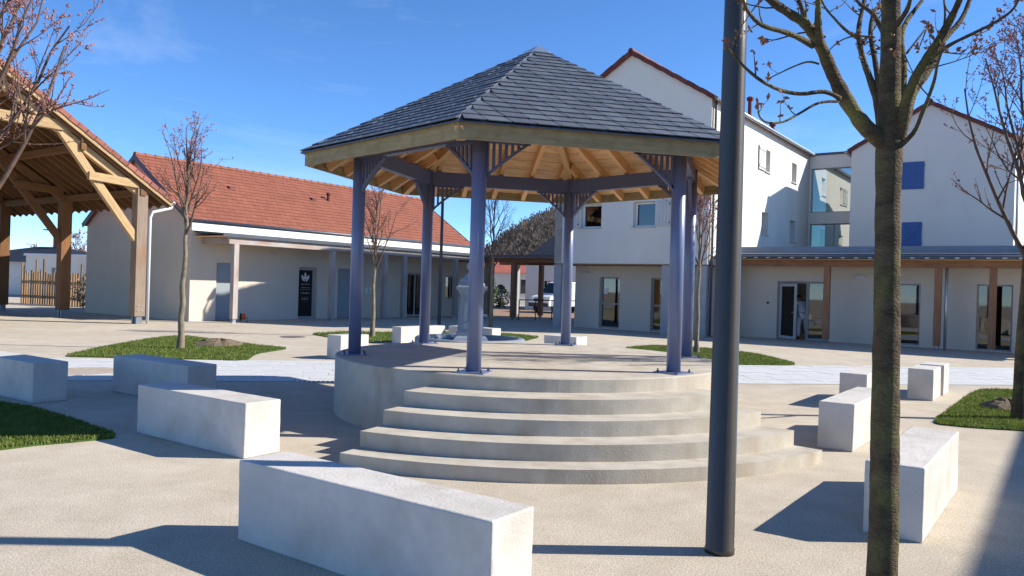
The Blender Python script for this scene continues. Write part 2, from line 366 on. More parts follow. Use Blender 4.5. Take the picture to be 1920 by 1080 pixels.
for s in stones[:300]:
    if s[2] not in stone_me:
        q = MB(); q.box(0, s[2], 0, s[3], -0.02, 0.012); stone_me[s[2]] = q.mesh('paving_stone', 'paver')
    inst('paving_stone', stone_me[s[2]], bo, Matrix.Translation((s[0], s[1], random.uniform(-0.003, 0.002))))
q = MB()
for s in stones[300:]:
    h = 0.012 + random.uniform(-0.003, 0.002); q.box(s[0], s[0] + s[2], s[1], s[1] + s[3], -0.02, h)
tag(q.build('paving_stone_field', 'paver', bo), kind='stuff')
# grass beds
def in_poly(p, poly):
    c = False; n = len(poly)
    for i in range(n):
        x1, y1 = poly[i]; x2, y2 = poly[(i + 1) % n]
        if (y1 > p[1]) != (y2 > p[1]) and p[0] < (x2 - x1) * (p[1] - y1) / (y2 - y1) + x1: c = not c
    return c
def grass_bed(name, pix, n, hgt, label, bumps=()):
    pts = [gp(*p) for p in pix]
    # smooth the outline
    for _ in range(2):
        o = []
        for i in range(len(pts)):
            a, c = pts[i], pts[(i + 1) % len(pts)]; o += [a * 0.85 + c * 0.15, a * 0.15 + c * 0.85]
        pts = o
    poly = [(p.x, p.y) for p in pts]
    root = MB(); cx = sum(p[0] for p in poly) / len(poly); cy = sum(p[1] for p in poly) / len(poly)
    root.hexa([(p[0], p[1], -0.05) for p in poly], [(p[0], p[1], 0.018) for p in poly])
    ro = root.build(name, 'grass_base'); tag(ro, kind='structure')
    x0, x1 = min(p[0] for p in poly), max(p[0] for p in poly); y0, y1 = min(p[1] for p in poly), max(p[1] for p in poly)
    g = MB(); k = 0; tries = 0
    while k < n and tries < n * 6:
        tries += 1
        x, y = random.uniform(x0, x1), random.uniform(y0, y1)
        if not in_poly((x, y), poly): continue
        if any((x - bx) ** 2 + (y - by) ** 2 < br * br * random.uniform(0.6, 1.1) for bx, by, br in bumps): continue
        k += 1; a = random.random() * 6.283; h = hgt * random.uniform(0.3, 0.95); w = 0.006 + 0.004 * random.random() + hgt * 0.06
        lx, ly = random.uniform(-.5, .5) * h, random.uniform(-.5, .5) * h; dx, dy = math.cos(a) * w, math.sin(a) * w
        i = len(g.v); g.v += [(x - dx, y - dy, 0.012), (x + dx, y + dy, 0.012), (x + lx, y + ly, 0.018 + h)]; g.f.append((i, i + 1, i + 2))
    go = g.build('grass', 'grass_blade'); tag(go, label, 'grass', kind='stuff')
    for bx, by, br in bumps:
        s = MB(); prof = [(br, 0.0), (br * 0.85, 0.06), (br * 0.5, 0.13), (br * 0.15, 0.16), (0.02, 0.162)]; s.lathe(prof, 18, (bx, by))
        for j, v in enumerate(s.v): s.v[j] = (v[0] + random.uniform(-.05, .05) * br, v[1] + random.uniform(-.05, .05) * br, max(0, v[2] + random.uniform(-.03, .03)))
        so = s.build('mulch_mound', 'mulch'); tag(so, kind='structure')
    return ro
t1 = gp(338, 655)
m1 = gp(410, 648); m2 = gp(1885, 768)
grass_bed('lawn', [(112, 669), (190, 652), (290, 634), (345, 630), (420, 640), (490, 649), (545, 654), (480, 664), (462, 678), (330, 674), (200, 671)], 26000, 0.05,
          'sunlit short green grass round the slim tree left of the bandstand', [(m1.x, m1.y, 0.6)])
grass_bed('lawn', [(-160, 735), (0, 757), (60, 766), (140, 790), (228, 821), (140, 830), (60, 837), (0, 845), (-160, 860)], 26000, 0.045, 'dark shaded grass wedge at the left edge in front of pale stone benches')
grass_bed('lawn', [(580, 626), (650, 622), (720, 624), (830, 622), (950, 626), (1016, 632), (980, 641), (900, 643), (760, 641), (680, 643), (620, 634)], 16000, 0.06, 'grass strip behind the bandstand around the monument basin')
grass_bed('lawn', [(1165, 653), (1230, 648), (1330, 654), (1420, 664), (1505, 685), (1400, 686), (1330, 684), (1290, 668), (1220, 661)], 18000, 0.05, 'sunlit grass wedge behind the right columns of the bandstand')
grass_bed('lawn', [(1745, 795), (1780, 768), (1815, 742), (1840, 731), (1900, 733), (2020, 740), (2080, 790), (2020, 815), (1920, 809), (1820, 803)], 26000, 0.045,
          'green grass bed at the right edge under a budding tree', [(m2.x, m2.y, 0.35)])

# bits of the pavement
mh = gp(160, 697); q = MB(); q.lathe([(0.55, 0.010), (0.55, 0.017), (0.40, 0.0185)], 30); o = q.build('sand_patch', 'joint_sand'); o.location = (mh.x, mh.y, 0); tag(o, kind='structure')
mh = gp(549, 632); q = MB(); q.lathe([(0.35, 0.0), (0.35, 0.012), (0.31, 0.014), (0.30, 0.010)], 24)
o = q.build('manhole_cover', 'manhole_cast'); o.location = (mh.x, mh.y, 0.0); tag(o, 'round dark metal manhole cover set in the gravel left of the bandstand', 'manhole cover')
dg = gp(607, 717); dr = empty('drain_grate', (dg.x, dg.y, 0.0), BA); q = MB(); q.box(-0.42, 0.42, -0.09, 0.09, 0.0, 0.014); q.build('frame', 'zinc', dr)
for k in range(11):
    q = MB(); q.box(-0.39 + k * 0.072, -0.39 + k * 0.072 + 0.04, -0.07, 0.07, 0.0142, 0.0165); q.build('slot', 'black_plastic', dr)
tag(dr, 'small slotted drain grate at the edge of the paved path by the bandstand', 'drain')

# ------------------------------------------------------------------ bandstand
KC = Vector((0.255, 10.494, 0)); TH0 = -2.8988; CR = 2.293; RE = 2.968; RP = 2.53; HP = 0.706
ZFT, ZFB, ZAP = 3.245, 3.052, 4.80
bs = empty('bandstand', KC)
tag(bs, 'hexagonal bandstand with slate roof and blue columns on a round concrete platform', 'bandstand')
hexdir = [Vector((math.cos(TH0 + i * math.pi / 3), math.sin(TH0 + i * math.pi / 3), 0)) for i in range(6)]
def ring(r0, r1, z0, z1, a0, a1, n):
    q = MB(); full = abs(a1 - a0) > 6.28
    P = lambda r, t, z: (r * math.cos(t), r * math.sin(t), z)
    ts = [a0 + (a1 - a0) * k / n for k in range(n + 1)]
    for k in range(n):
        a, c = ts[k], ts[k + 1]
        q.quad(P(r0, a, z1), P(r1, a, z1), P(r1, c, z1), P(r0, c, z1)); q.quad(P(r1, a, z0), P(r1, c, z0), P(r1, c, z1), P(r1, a, z1))
    if not full:
        for t, fl in ((a0, 0), (a1, 1)):
            pts = [P(r0, t, z0), P(r1, t, z0), P(r1, t, z1), P(r0, t, z1)]; q.poly(pts[::-1] if fl else pts)
    return q
q = MB(); q.lathe([(RP, -0.1), (RP, HP - 0.012), (RP - 0.012, HP), (1.2, HP), (0.01, HP)], 128)
q.build('platform', 'concrete', bs)
for r0, r1, z1 in ((2.5, 3.0, 0.56), (2.98, 3.35, 0.415), (3.33, 3.71, 0.27), (3.69, 4.0, 0.122)):
    s = ring(r0, r1, -0.1, z1, R(-115.5), R(-45.3), 56)
    s.build('step', 'concrete', bs, bevel=0.0)
# columns
cm = MB(); cm.lathe([(0.0795, 0.012), (0.0795, 2.66)], 28); col_me = cm.mesh('column', 'blue_paint')
for p in col_me.polygons: p.use_smooth = len(p.vertices) == 4
fm = MB(); fm.box(-0.16, 0.16, -0.16, 0.16, 0.0, 0.014); fl_me = fm.mesh('base_plate', 'blue_paint')
bm_ = MB(); bm_.lathe([(0.016, 0.014), (0.016, 0.03), (0.008, 0.032), (0.008, 0.05)], 6); bolt_me = bm_.mesh('bolt', 'zinc_dark')
for i in range(6):
    M = Matrix.Translation(hexdir[i] * CR + Vector((0, 0, HP)))
    c = inst('column', col_me, bs, M)
    f = inst('base_plate', fl_me, c, Matrix.Rotation(TH0 + i * math.pi / 3, 4, 'Z'))
    for sx in (-1, 1):
        for sy in (-1, 1):
            inst('bolt', bolt_me, c, Matrix.Rotation(TH0 + i * math.pi / 3, 4, 'Z') @ Matrix.Translation((0.125 * sx, 0.125 * sy, 0)))
# ring beams, brackets with slats
ZB0, ZB1 = 3.165, 3.365
sl_mes = {}
for i in range(6):
    p, n_ = hexdir[i] * CR, hexdir[(i + 1) % 6] * CR; d = (n_ - p).normalized()
    outn = (p + n_).normalized()
    q = MB(); a0, a1 = p - outn * 0.055, n_ - outn * 0.055; b0, b1 = p + outn * 0.055, n_ + outn * 0.055
    k = 0.055 * math.tan(R(30))
    q.hexa([(a0 + d * k) + Vector((0, 0, ZB0)), (b0 - d * k) + Vector((0, 0, ZB0)), (b1 + d * k) + Vector((0, 0, ZB0)), (a1 - d * k) + Vector((0, 0, ZB0))],
           [(a0 + d * k) + Vector((0, 0, ZB1)), (b0 - d * k) + Vector((0, 0, ZB1)), (b1 + d * k) + Vector((0, 0, ZB1)), (a1 - d * k) + Vector((0, 0, ZB1))])
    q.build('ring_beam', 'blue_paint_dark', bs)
    for base, dd in ((p, d), (n_, -d)):
        # bracket: local x along the beam, z up
        br = MB(); NSEG = 8; wy = 0.022
        X = lambda t: 0.06 + 0.50 * t; Zc = lambda t: 2.74 + (ZB0 - 2.745) * (t ** 0.86)
        prev = None
        for s_ in range(NSEG + 1):
            t = s_ / NSEG; cur = (X(t), Zc(t))
            if prev:
                for sgn in (1,):
                    tx, tz = cur[0] - prev[0], cur[1] - prev[1]; ln = math.hypot(tx, tz); nx, nz2 = -tz / ln * 0.032, tx / ln * 0.032
                    br.hexa([(prev[0], -wy, prev[1]), (cur[0], -wy, cur[1]), (cur[0] + nx, -wy, cur[1] + nz2), (prev[0] + nx, -wy, prev[1] + nz2)],
                            [(prev[0], wy, prev[1]), (cur[0], wy, cur[1]), (cur[0] + nx, wy, cur[1] + nz2), (prev[0] + nx, wy, prev[1] + nz2)])
            prev = cur
        br.box(0.075, 0.55, -wy, wy, ZB0 - 0.03, ZB0 - 0.002)
        br.box(0.078, 0.098, -wy, wy, 2.78, ZB0 - 0.03)
        if 'b' not in sl_mes: sl_mes['b'] = br.mesh('bracket', 'blue_paint_dark')
        ang = math.atan2(dd.y, dd.x); M = Matrix.Translation(base) @ Matrix.Rotation(ang, 4, 'Z')
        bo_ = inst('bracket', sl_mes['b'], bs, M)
        for k2 in range(5):
            x = 0.135 + k2 * 0.068; t = (x - 0.06) / 0.50; zz = Zc(t) + 0.02
            if ZB0 - zz < 0.05: continue
            if k2 not in sl_mes:
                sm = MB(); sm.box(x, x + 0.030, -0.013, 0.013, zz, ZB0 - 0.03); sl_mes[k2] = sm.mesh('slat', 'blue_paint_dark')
            inst('slat', sl_mes[k2], bo_, Matrix.Identity(4))
# roof carpentry; roof plane rises from eave (apothem AP0) to the apex
SL = (ZAP - ZFT) / RE
AP = RE * math.cos(R(30))
def roofz(r_corner): return ZFT + (RE - r_corner) * SL
for i in range(6):
    h = hexdir[i]
    p0 = h * 2.93 + Vector((0, 0, roofz(2.93) - 0.155)); p1 = h * 0.06 + Vector((0, 0, roofz(0.06) - 0.155))
    beam('hip_rafter', p0, p1, 0.09, 0.15, 'rafter_pine', bs)
    a, c = hexdir[i], hexdir[(i + 1) % 6]; mid = (a + c) / 2; tang = (c - a).normalized(); outv = mid.normalized()
    ts = SL / math.cos(R(30))            # slope along the apothem
    for off in (-0.98, -0.5, 0.0, 0.5, 0.98):
        # rafter runs parallel to the apothem until it meets the hip
        ain = abs(off) / math.tan(R(30)) + 0.1; aout = AP - 0.035
        z = lambda ap: ZFT + (AP - ap) * ts - 0.150
        beam('rafter', outv * aout + tang * off + Vector((0, 0, z(aout))), outv * ain + tang * off + Vector((0, 0, z(ain))), 0.065, 0.13, 'rafter_pine', bs)
    # fascia board
    w0, w1 = a * RE, c * RE; t0, t1 = a * (RE - 0.035), c * (RE - 0.035)
    Lf = (w1 - w0).length
    fb = MB(); kx = 0.030 * math.tan(R(30))
    fb.hexa([(0, 0, 0), (Lf, 0, 0), (Lf - kx, 0.030, 0), (kx, 0.030, 0)], [(0, 0, ZFT - ZFB), (Lf, 0, ZFT - ZFB), (Lf - kx, 0.030, ZFT - ZFB), (kx, 0.030, ZFT - ZFB)])
    M = Matrix((tang, -outv, Vector((0, 0, 1)))).transposed().to_4x4(); M.translation = w0 + Vector((0, 0, ZFB))
    inst('fascia_board', fb.mesh('fascia_board', 'fascia_pine'), bs, M)
    # sarking boards seen from below
    NB = 14; ap = AP - 0.03; step_ = (AP - 0.06) / NB
    for k in range(NB):
        a1, a0 = ap - k * step_, ap - (k + 1) * step_ + 0.006
        hw1, hw0 = a1 * math.tan(R(30)) - 0.005, max(a0 * math.tan(R(30)) - 0.005, 0.004)
        sl = (a1 - a0) * math.hypot(1, ts)
        bb = MB(); bb.hexa([(-hw1, 0, 0), (hw1, 0, 0), (hw0, sl, 0), (-hw0, sl, 0)], [(-hw1, 0, 0.022), (hw1, 0, 0.022), (hw0, sl, 0.022), (-hw0, sl, 0.022)])
        yv = (-outv + Vector((0, 0, ts))).normalized(); zv = tang.cross(yv)
        M = Matrix((tang, yv, zv)).transposed().to_4x4(); M.translation = outv * a1 + Vector((0, 0, ZFT + (AP - a1) * ts - 0.082))
        inst('ceiling_board', bb.mesh('ceiling_board', 'ceiling_pine'), bs, M)
    # hip flashing
    zz = 0.018
    hf = MB(); hf.tube([a * (RE + 0.02) + Vector((0, 0, ZFT - 0.004)), a * 0.12 + Vector((0, 0, roofz(0.12) + zz))], 0.012, 6); hf.build('hip_flashing', 'slate', bs)
# slates
SAP = AP + 0.05; NROW = 20
sl_len = SAP * math.hypot(1, SL / math.cos(R(30))); EXPO = (sl_len - 0.12) / NROW; SW = 0.25
slates = []
base_me = None
for i in range(6):
    a, c = hexdir[i], hexdir[(i + 1) % 6]; outv = ((a + c) / 2).normalized(); tang = (c - a).normalized(); ts = SL / math.cos(R(30))
    yv = (-outv + Vector((0, 0, ts))).normalized(); zv = tang.cross(yv)
    org = outv * SAP + Vector((0, 0, ZFT - 0.05 * ts + 0.012))
    tl = math.tan(R(30)) / math.hypot(1, ts)
    hw = lambda s_: max((sl_len - s_) * tl, 0.0)
    for r in range(NROW):
        s0 = r * EXPO; s1 = s0 + EXPO * 1.55
        x = -hw(s0) - (0.5 if r % 2 else 0.0) * SW + random.uniform(-.01, .01)
        while x < hw(s0):
            slates.append((i, r, x, s0, s1, org, tang, yv, zv, hw)); x += SW
def slate_pts(x, s0, s1, hw):
    g_ = 0.0075; cut = 0.07
    sm_ = s0 + EXPO * 1.02; raw = [(x + g_ + cut, s0), (x + SW - g_ + cut, s0), (x + SW - g_, sm_), (x + SW - g_, s1), (x + g_, s1), (x + g_, sm_)]
    out = []
    for px, ps in raw:
        w = hw(ps); out.append((max(-w, min(w, px)), ps))
    res = [out[0]]
    for p in out[1:]:
        if abs(p[0] - res[-1][0]) + abs(p[1] - res[-1][1]) > 0.006: res.append(p)
    if len(res) > 2 and abs(res[0][0] - res[-1][0]) + abs(res[0][1] - res[-1][1]) < 0.006: res.pop()
    ar = 0
    for k in range(len(res)):
        x1, y1 = res[k]; x2, y2 = res[(k + 1) % len(res)]; ar += x1 * y2 - x2 * y1
    return res if abs(ar) > 0.0015 and len(res) > 2 else None
vis = [s for s in slates if s[0] in (0, 1)]; hid = [s for s in slates if s[0] not in (0, 1)]
vis.sort(key=lambda s: s[1]); 
def slate_mesh(s, q, local):
    i, r, x, s0, s1, org, tang, yv, zv, hw = s
    pts = slate_pts(x, s0, s1, hw)
    if not pts: return False
    rnd = random.uniform(0, 0.004)
    def P(px, ps, up_):
        lift = 0.021 + rnd - (ps - s0) / (s1 - s0) * 0.018 + up_
        return (px - (x if local else 0), ps - (s0 if local else 0), lift) if local else tuple(org + tang * px + yv * ps + zv * lift)
    q.hexa([P(px, ps, -0.009) for px, ps in pts], [P(px, ps, 0.0) for px, ps in pts])
    return True
cnt = 0; rest = []
for s in vis:
    if cnt >= 300: rest.append(s); continue
    q = MB()
    if slate_mesh(s, q, True):
        i, r, x, s0, s1, org, tang, yv, zv, hw = s
        full = len(q.v) == 12 and abs(x) + SW + 0.07 < hw(s1)
        M = Matrix((tang, yv, zv)).transposed().to_4x4() @ Matrix.Rotation(random.uniform(-.012, .012), 4, 'X'); M.translation = org + tang * x + yv * s0
        if full:
            if base_me is None: base_me = q.mesh('slate', 'slate')
            inst('slate', base_me, bs, M)
        else: inst('slate', q.mesh('slate', 'slate'), bs, M)
        cnt += 1
q = MB()
for s in rest + hid: slate_mesh(s, q, False)
tag(q.build('slate_field', 'slate', bs), kind='stuff')
# underlay beneath the slates and cap at the top
q = MB(); k = len(q.v)
for i in range(6):
    a, c = hexdir[i], hexdir[(i + 1) % 6]
    UL = RE + 0.056; zu = ZFT - 0.056 * SL
    q.hexa([a * UL + Vector((0, 0, zu - 0.012)), c * UL + Vector((0, 0, zu - 0.012)), Vector((0, 0, ZAP - 0.012))],
           [a * UL + Vector((0, 0, zu + 0.002)), c * UL + Vector((0, 0, zu + 0.002)), Vector((0, 0, ZAP + 0.002))])
q.build('roof_underlay', 'zinc_dark', bs)
q = MB()
tip = Vector((0, 0, ZAP + 0.055))
for i in range(6):
    a, c = hexdir[i] * 0.20, hexdir[(i + 1) % 6] * 0.20; za = Vector((0, 0, roofz(0.20) + 0.05))
    q.poly([a + za, c + za, tip]); q.quad(a + za - Vector((0, 0, 0.02)), c + za - Vector((0, 0, 0.02)), c + za, a + za)
q.build('roof_cap', 'zinc', bs)

# ------------------------------------------------------------------ stone benches
WEAR = bpy.data.textures.new('wear', 'CLOUDS'); WEAR.noise_scale = 0.09; WEAR.noise_depth = 3
def bench(corner, L, w, h, ang, label, rot=0.0):
    q = MB(); q.box(0, L, 0, w, 0.0, h)
    for j in range(8):
        v = q.v[j]; q.v[j] = (v[0] + random.uniform(-.004, .004), v[1] + random.uniform(-.004, .004), v[2])
    o = q.build('stone_bench', 'stone_white', None)
    bmh = bmesh.new(); bmh.from_mesh(o.data); bmesh.ops.subdivide_edges(bmh, edges=bmh.edges[:], cuts=13, use_grid_fill=True); bmh.to_mesh(o.data); bmh.free()
    bv = o.modifiers.new('bevel', 'BEVEL'); bv.width = 0.011; bv.segments = 2; bv.limit_method = 'ANGLE'
    dm = o.modifiers.new('wear', 'DISPLACE'); dm.texture = WEAR; dm.strength = 0.0055; dm.mid_level = 0.5; dm.texture_coords = 'GLOBAL'
    place(o, (corner[0], corner[1], 0.0), ang)
    return tag(o, label, 'bench', 'pale stone block benches around the bandstand')
D1, D2 = R(54.2), TH
bench((-1.66, 4.87), 1.96, 0.36, 0.50, D2, 'largest pale stone block bench in the foreground, cut by the bottom edge')
bench((-3.83, 8.10), 1.79, 0.40, 0.50, D2, 'stone block bench left of the steps, half its top in shadow')
bench((-5.53, 10.95), 1.80, 0.42, 0.50, D2, 'fully shaded bluish stone bench behind another, beside the platform')
bench((-7.40, 10.78), 1.85, 0.42, 0.50, D2, 'stone bench cut by the left edge with its right end in shadow')
bench((2.77, 5.20), 1.86, 0.37, 0.50, D1, 'nearest stone bench on the right, behind the big tree trunk')
bench((3.61, 8.20), 1.80, 0.36, 0.50, D1, 'second stone bench from the right front, beside the lowest step end')
bench((5.20, 11.42), 1.70, 0.38, 0.50, D1, 'third stone bench on the right, mostly hidden behind the tree trunk')
bench((6.76, 12.52), 0.86, 0.37, 0.50, D1, 'short stone block right of the tree trunk, nearer of two end to end')
bench((7.36, 13.30), 0.62, 0.37, 0.51, D1, 'farther small stone block behind another by the paved path')
bench((-3.53, 16.34), 0.80, 0.42, 0.50, D1, 'sunlit stone bench seen end on behind the left column')
bench((-2.93, 21.0), 1.80, 0.34, 0.46, D1, 'sunlit stone bench with bright long side left of the monument')
bench((-1.78, 22.45), 1.55, 0.42, 0.46, D2, 'stone bench directly behind the stone monument')
bench((0.80, 18.75), 0.90, 0.50, 0.50, D2, 'small stone block behind the middle rear column of the bandstand')

# ------------------------------------------------------------------ lamp posts
def lamp_post(loc, label, r0=0.088, r1=0.055, H=6.2, turn=0.0):
    e = empty('lamp_post', loc, turn)
    q = MB(); q.lathe([(r0 + 0.004, 0.0), (r0 + 0.004, 0.03), (r0, 0.035), (r1 + (r0 - r1) * 0.5, H * 0.5), (r1, H)], 32)
    o = q.build('pole', 'lamp_paint', e, smooth=True)
    for p in o.data.polygons: p.use_smooth = len(p.vertices) == 4
    q = MB(); q.tube([(0, 0, H - 0.1), (0.0, 0, H + 0.04), (0.25, 0, H + 0.10), (0.5, 0, H + 0.11)], [r1, r1, 0.03, 0.03], 10); q.build('arm', 'lamp_paint', e, smooth=True)
    q = MB(); q.hexa([(0.42, -0.11, H + 0.08), (1.0, -0.09, H + 0.09), (1.0, 0.09, H + 0.09), (0.42, 0.11, H + 0.08)],
                     [(0.44, -0.09, H + 0.16), (0.98, -0.07, H + 0.14), (0.98, 0.07, H + 0.14), (0.44, 0.09, H + 0.16)]); hd = q.build('lamp_head', 'lamp_paint', e)
    q = MB(); q.box(0.5, 0.94, -0.07, 0.07, H + 0.074, H + 0.086); q.build('lens', 'lens_white', hd)
    return tag(e, label, 'lamp post', 'lamp posts on the square')
lamp_post(gp(1349, 1035), 'thick dark grey lamp pole in the right foreground, rising out of the picture', turn=R(20))
lamp_post(gp(823, 614), 'thin dark lamp pole standing behind the bandstand columns', 0.07, 0.05, 6.0, turn=R(160))

lamp_post(Vector((atY(112, 500, 47).x, 47, 0)), 'small far street lamp seen under the timber hall roof', 0.05, 0.04, 4.1, turn=R(185))

# ------------------------------------------------------------------ monument with round basin
MN = gp(886, 628); MN = Vector((-1.03, 20.0, 0))
e = empty('monument', MN, R(6))
q = MB(); q.lathe([(1.40, 0.0), (1.40, 0.28), (1.36, 0.31), (1.25, 0.31), (1.22, 0.14), (0.02, 0.12)], 48); q.build('basin', 'monument_stone', e, smooth=False)
q = MB(); q.sqlathe([(0.46, 0.1), (0.46, 0.22), (0.40, 0.32), (0.34, 0.36), (0.34, 0.44)]); q.build('pedestal', 'monument_stone', e)
q = MB(); q.sqlathe([(0.315, 0.44), (0.275, 1.40)]); sh = q.build('shaft', 'monument_stone', e)
for a in range(4):
    q = MB(); q.hexa([(-0.20, -0.315, 0.52), (0.20, -0.315, 0.52), (0.18, -0.284, 1.34), (-0.18, -0.284, 1.34)][::1], [(-0.20, -0.323, 0.52), (0.20, -0.323, 0.52), (0.18, -0.292, 1.34), (-0.18, -0.292, 1.34)])
    o = q.build('panel', 'monument_dark', sh); o.rotation_euler = (0, 0, a * math.pi / 2)
q = MB(); q.sqlathe([(0.28, 1.40), (0.31, 1.43), (0.31, 1.47), (0.36, 1.52), (0.38, 1.56), (0.38, 1.60), (0.33, 1.62)]); q.build('cornice', 'monument_stone', e)
q = MB(); q.lathe([(0.33, 1.62), (0.345, 1.66), (0.31, 1.70), (0.29, 1.74), (0.30, 1.77), (0.22, 1.82), (0.20, 1.86), (0.14, 1.90), (0.10, 1.93)], 20); q.build('domed_top', 'monument_stone', e, smooth=True)
q = MB(); q.lathe([(0.09, 1.93), (0.055, 1.97), (0.06, 2.0), (0.12, 2.05), (0.145, 2.12), (0.12, 2.19), (0.06, 2.235), (0.01, 2.25)], 18); q.build('ball_finial', 'monument_stone', e, smooth=True)
q = MB(); q.tube([(0.0, -0.30, 0.80), (0.0, -0.45, 0.82), (0.0, -0.52, 0.75)], 0.022, 8); q.build('spout', 'steel_grey', e, smooth=True)
q = MB(); q.tube([(-0.30, 0, 0.18), (-0.55, -0.12, 0.30), (-0.8, -0.25, 0.16)], 0.05, 8); q.build('side_scroll', 'monument_dark', e, smooth=True)
tag(e, 'bluish stone monument with ball finial rising from a low round basin', 'monument')

# ------------------------------------------------------------------ building helpers
def window(parent, x0, x1, z0, z1, y=0.12, frame='frame_grey', glass='glass', fw_=0.055, mull=0, rail=None, name='window', rz=0.0, loc=(0, 0, 0)):
    """framed window in local xz plane (y = depth of the frame), parented to a part"""
    q = MB(); d = 0.06
    q.box(x0, x0 + fw_, y, y + d, z0, z1); q.box(x1 - fw_, x1, y, y + d, z0, z1)
    q.box(x0 + fw_, x1 - fw_, y, y + d, z0, z0 + fw_); q.box(x0 + fw_, x1 - fw_, y, y + d, z1 - fw_, z1)
    for k in range(mull):
        xm = x0 + (x1 - x0) * (k + 1) / (mull + 1); q.box(xm - fw_ * 0.5, xm + fw_ * 0.5, y, y + d, z0 + fw_, z1 - fw_)
    if rail: q.box(x0 + fw_, x1 - fw_, y + 0.002, y + d - 0.002, rail - 0.035, rail + 0.035)
    w = q.build(name, frame, parent); place(w, loc, rz)
    n = mull + 1
    for k in range(n):
        a = x0 + fw_ + (x1 - x0 - 2 * fw_) * k / n; c = x0 + fw_ + (x1 - x0 - 2 * fw_) * (k + 1) / n
        g = MB(); g.box(a + 0.002, c - 0.002, y + 0.025, y + 0.033, z0 + fw_, z1 - fw_); g.build('pane', glass, w)
    return w
def sill(parent, x0, x1, z, loc, rz, material='reveal_white'):
    q = MB(); q.box(x0 - 0.04, x1 + 0.04, -0.06, 0.12, z - 0.05, z - 0.003); o = q.build('sill', material, parent); place(o, loc, rz); return o
def wall_light(parent, x, z, y=0.0, loc=(0, 0, 0), rz=0.0):
    q = MB(); q.box(x - 0.15, x + 0.15, y - 0.11, y, z - 0.03, z + 0.06); o = q.build('wall_light', 'frame_light', parent); place(o, loc, rz)
    q = MB(); q.box(x - 0.13, x + 0.13, y - 0.10, y - 0.01, z - 0.045, z - 0.0305); q.build('lens', 'lens_white', o)
def slab(pts, thick, name, material, parent):
    """roof slab from 4 top points, thickness downwards"""
    q = MB(); a = [Vector(p) for p in pts]; n = (a[1] - a[0]).cross(a[3] - a[0]).normalized()
    if n.z < 0: n = -n
    q.hexa([p - n * thick for p in a], a); return q.build(name, material, parent)

# ------------------------------------------------------------------ long low building with red tile roof (left)
K = Vector((-11.9, 29.0, 0))
rb = empty('red_roof_building', K, TH); tag(rb, 'long low white building with red tiled roof and timber veranda on the left', 'building')
LN, WD, EV, APX = 16.6, 7.65, 3.72, 6.28
ops = [(1.10, 1.85, 0.0, 2.22), (5.03, 6.02, 0.0, 2.20), (7.2, 8.12, 0.0, 2.22), (11.7, 13.0, 0.0, 2.18), (14.6, 15.6, 0.9, 2.1)]
o = wall_mesh(LN, EV, 0.3, ops).build('wall', 'render_warm', rb); place(o, (0, 0, 0), math.pi / 2)
o = wall_mesh(WD - 0.002, EV, 0.3, [], gable=APX).build('wall', 'render_warm', rb); place(o, (-WD, 0.001, 0), 0)
o = wall_mesh(WD - 0.002, EV, 0.3, [], gable=APX).build('wall', 'render_warm', rb); place(o, (-0.001, LN - 0.001, 0), math.pi)
o = wall_mesh(LN, EV, 0.3, []).build('wall', 'render_warm', rb); place(o, (-WD, LN, 0), -math.pi / 2)
q = MB(); q.box(-WD + 0.3, -0.3, 0.3, LN - 0.3, 0.0, 0.02); q.build('inner_floor', 'room_floor', rb)
# doors (facade frame: local x along facade, y into the building)
FR = math.pi / 2
def plain_door(x0, x1, z1):
    q = MB(); q.box(x0 + 0.05, x1 - 0.05, 0.10, 0.15, 0.02, z1 - 0.05); d = q.build('door', 'door_grey', rb); place(d, (0, 0, 0), FR)
    q = MB(); q.box(x0, x0 + 0.05, 0.08, 0.17, 0, z1); q.box(x1 - 0.05, x1, 0.08, 0.17, 0, z1); q.box(x0 + 0.05, x1 - 0.05, 0.08, 0.17, z1 - 0.05, z1); q.build('door_frame', 'door_grey', d)
    q = MB(); q.tube([(x0 + 0.12, 0.10, 1.02), (x0 + 0.12, 0.05, 1.02), (x0 + 0.24, 0.05, 1.02)], 0.011, 6); q.build('handle', 'zinc', d)
plain_door(1.10, 1.85, 2.22); plain_door(7.2, 8.12, 2.22)
# glazed door with black sign film
q = MB(); x0, x1, z1 = 5.03, 6.02, 2.20
q.box(x0, x0 + 0.07, 0.10, 0.17, 0, z1); q.box(x1 - 0.17, x1, 0.10, 0.17, 0, z1); q.box(x0 + 0.07, x1 - 0.17, 0.10, 0.17, z1 - 0.12, z1); q.box(x0 + 0.07, x1 - 0.17, 0.10, 0.17, 0, 0.11)
d = q.build('door', 'frame_grey', rb); place(d, (0, 0, 0), FR)
q = MB(); q.box(x0 + 0.07, x1 - 0.17, 0.12, 0.14, 0.11, z1 - 0.12); q.build('sign_panel', 'panel_black', d)
em = MB(); cx, cz = x0 + 0.44, 1.72
def blob(cx, cz, rx, rz_, rot, n=14):
    em.poly([(cx + rx * math.cos(t) * math.cos(rot) - rz_ * math.sin(t) * math.sin(rot), 0.1175, cz + rx * math.cos(t) * math.sin(rot) + rz_ * math.sin(t) * math.cos(rot)) for t in [2 * math.pi * k / n for k in range(n)]])
blob(cx, cz + 0.11, 0.055, 0.14, 0); 
em.v = [(v[0], 0.1176, v[2]) for v in em.v]
blob(cx - 0.13, cz + 0.02, 0.055, 0.14, 0.45); blob(cx + 0.13, cz + 0.02, 0.055, 0.14, -0.45); blob(cx - 0.06, cz - 0.04, 0.035, 0.09, 0.15); blob(cx + 0.06, cz - 0.04, 0.035, 0.09, -0.15)
em.build('emblem', 'print_white', d)
em = MB(); rs = random.Random(3)
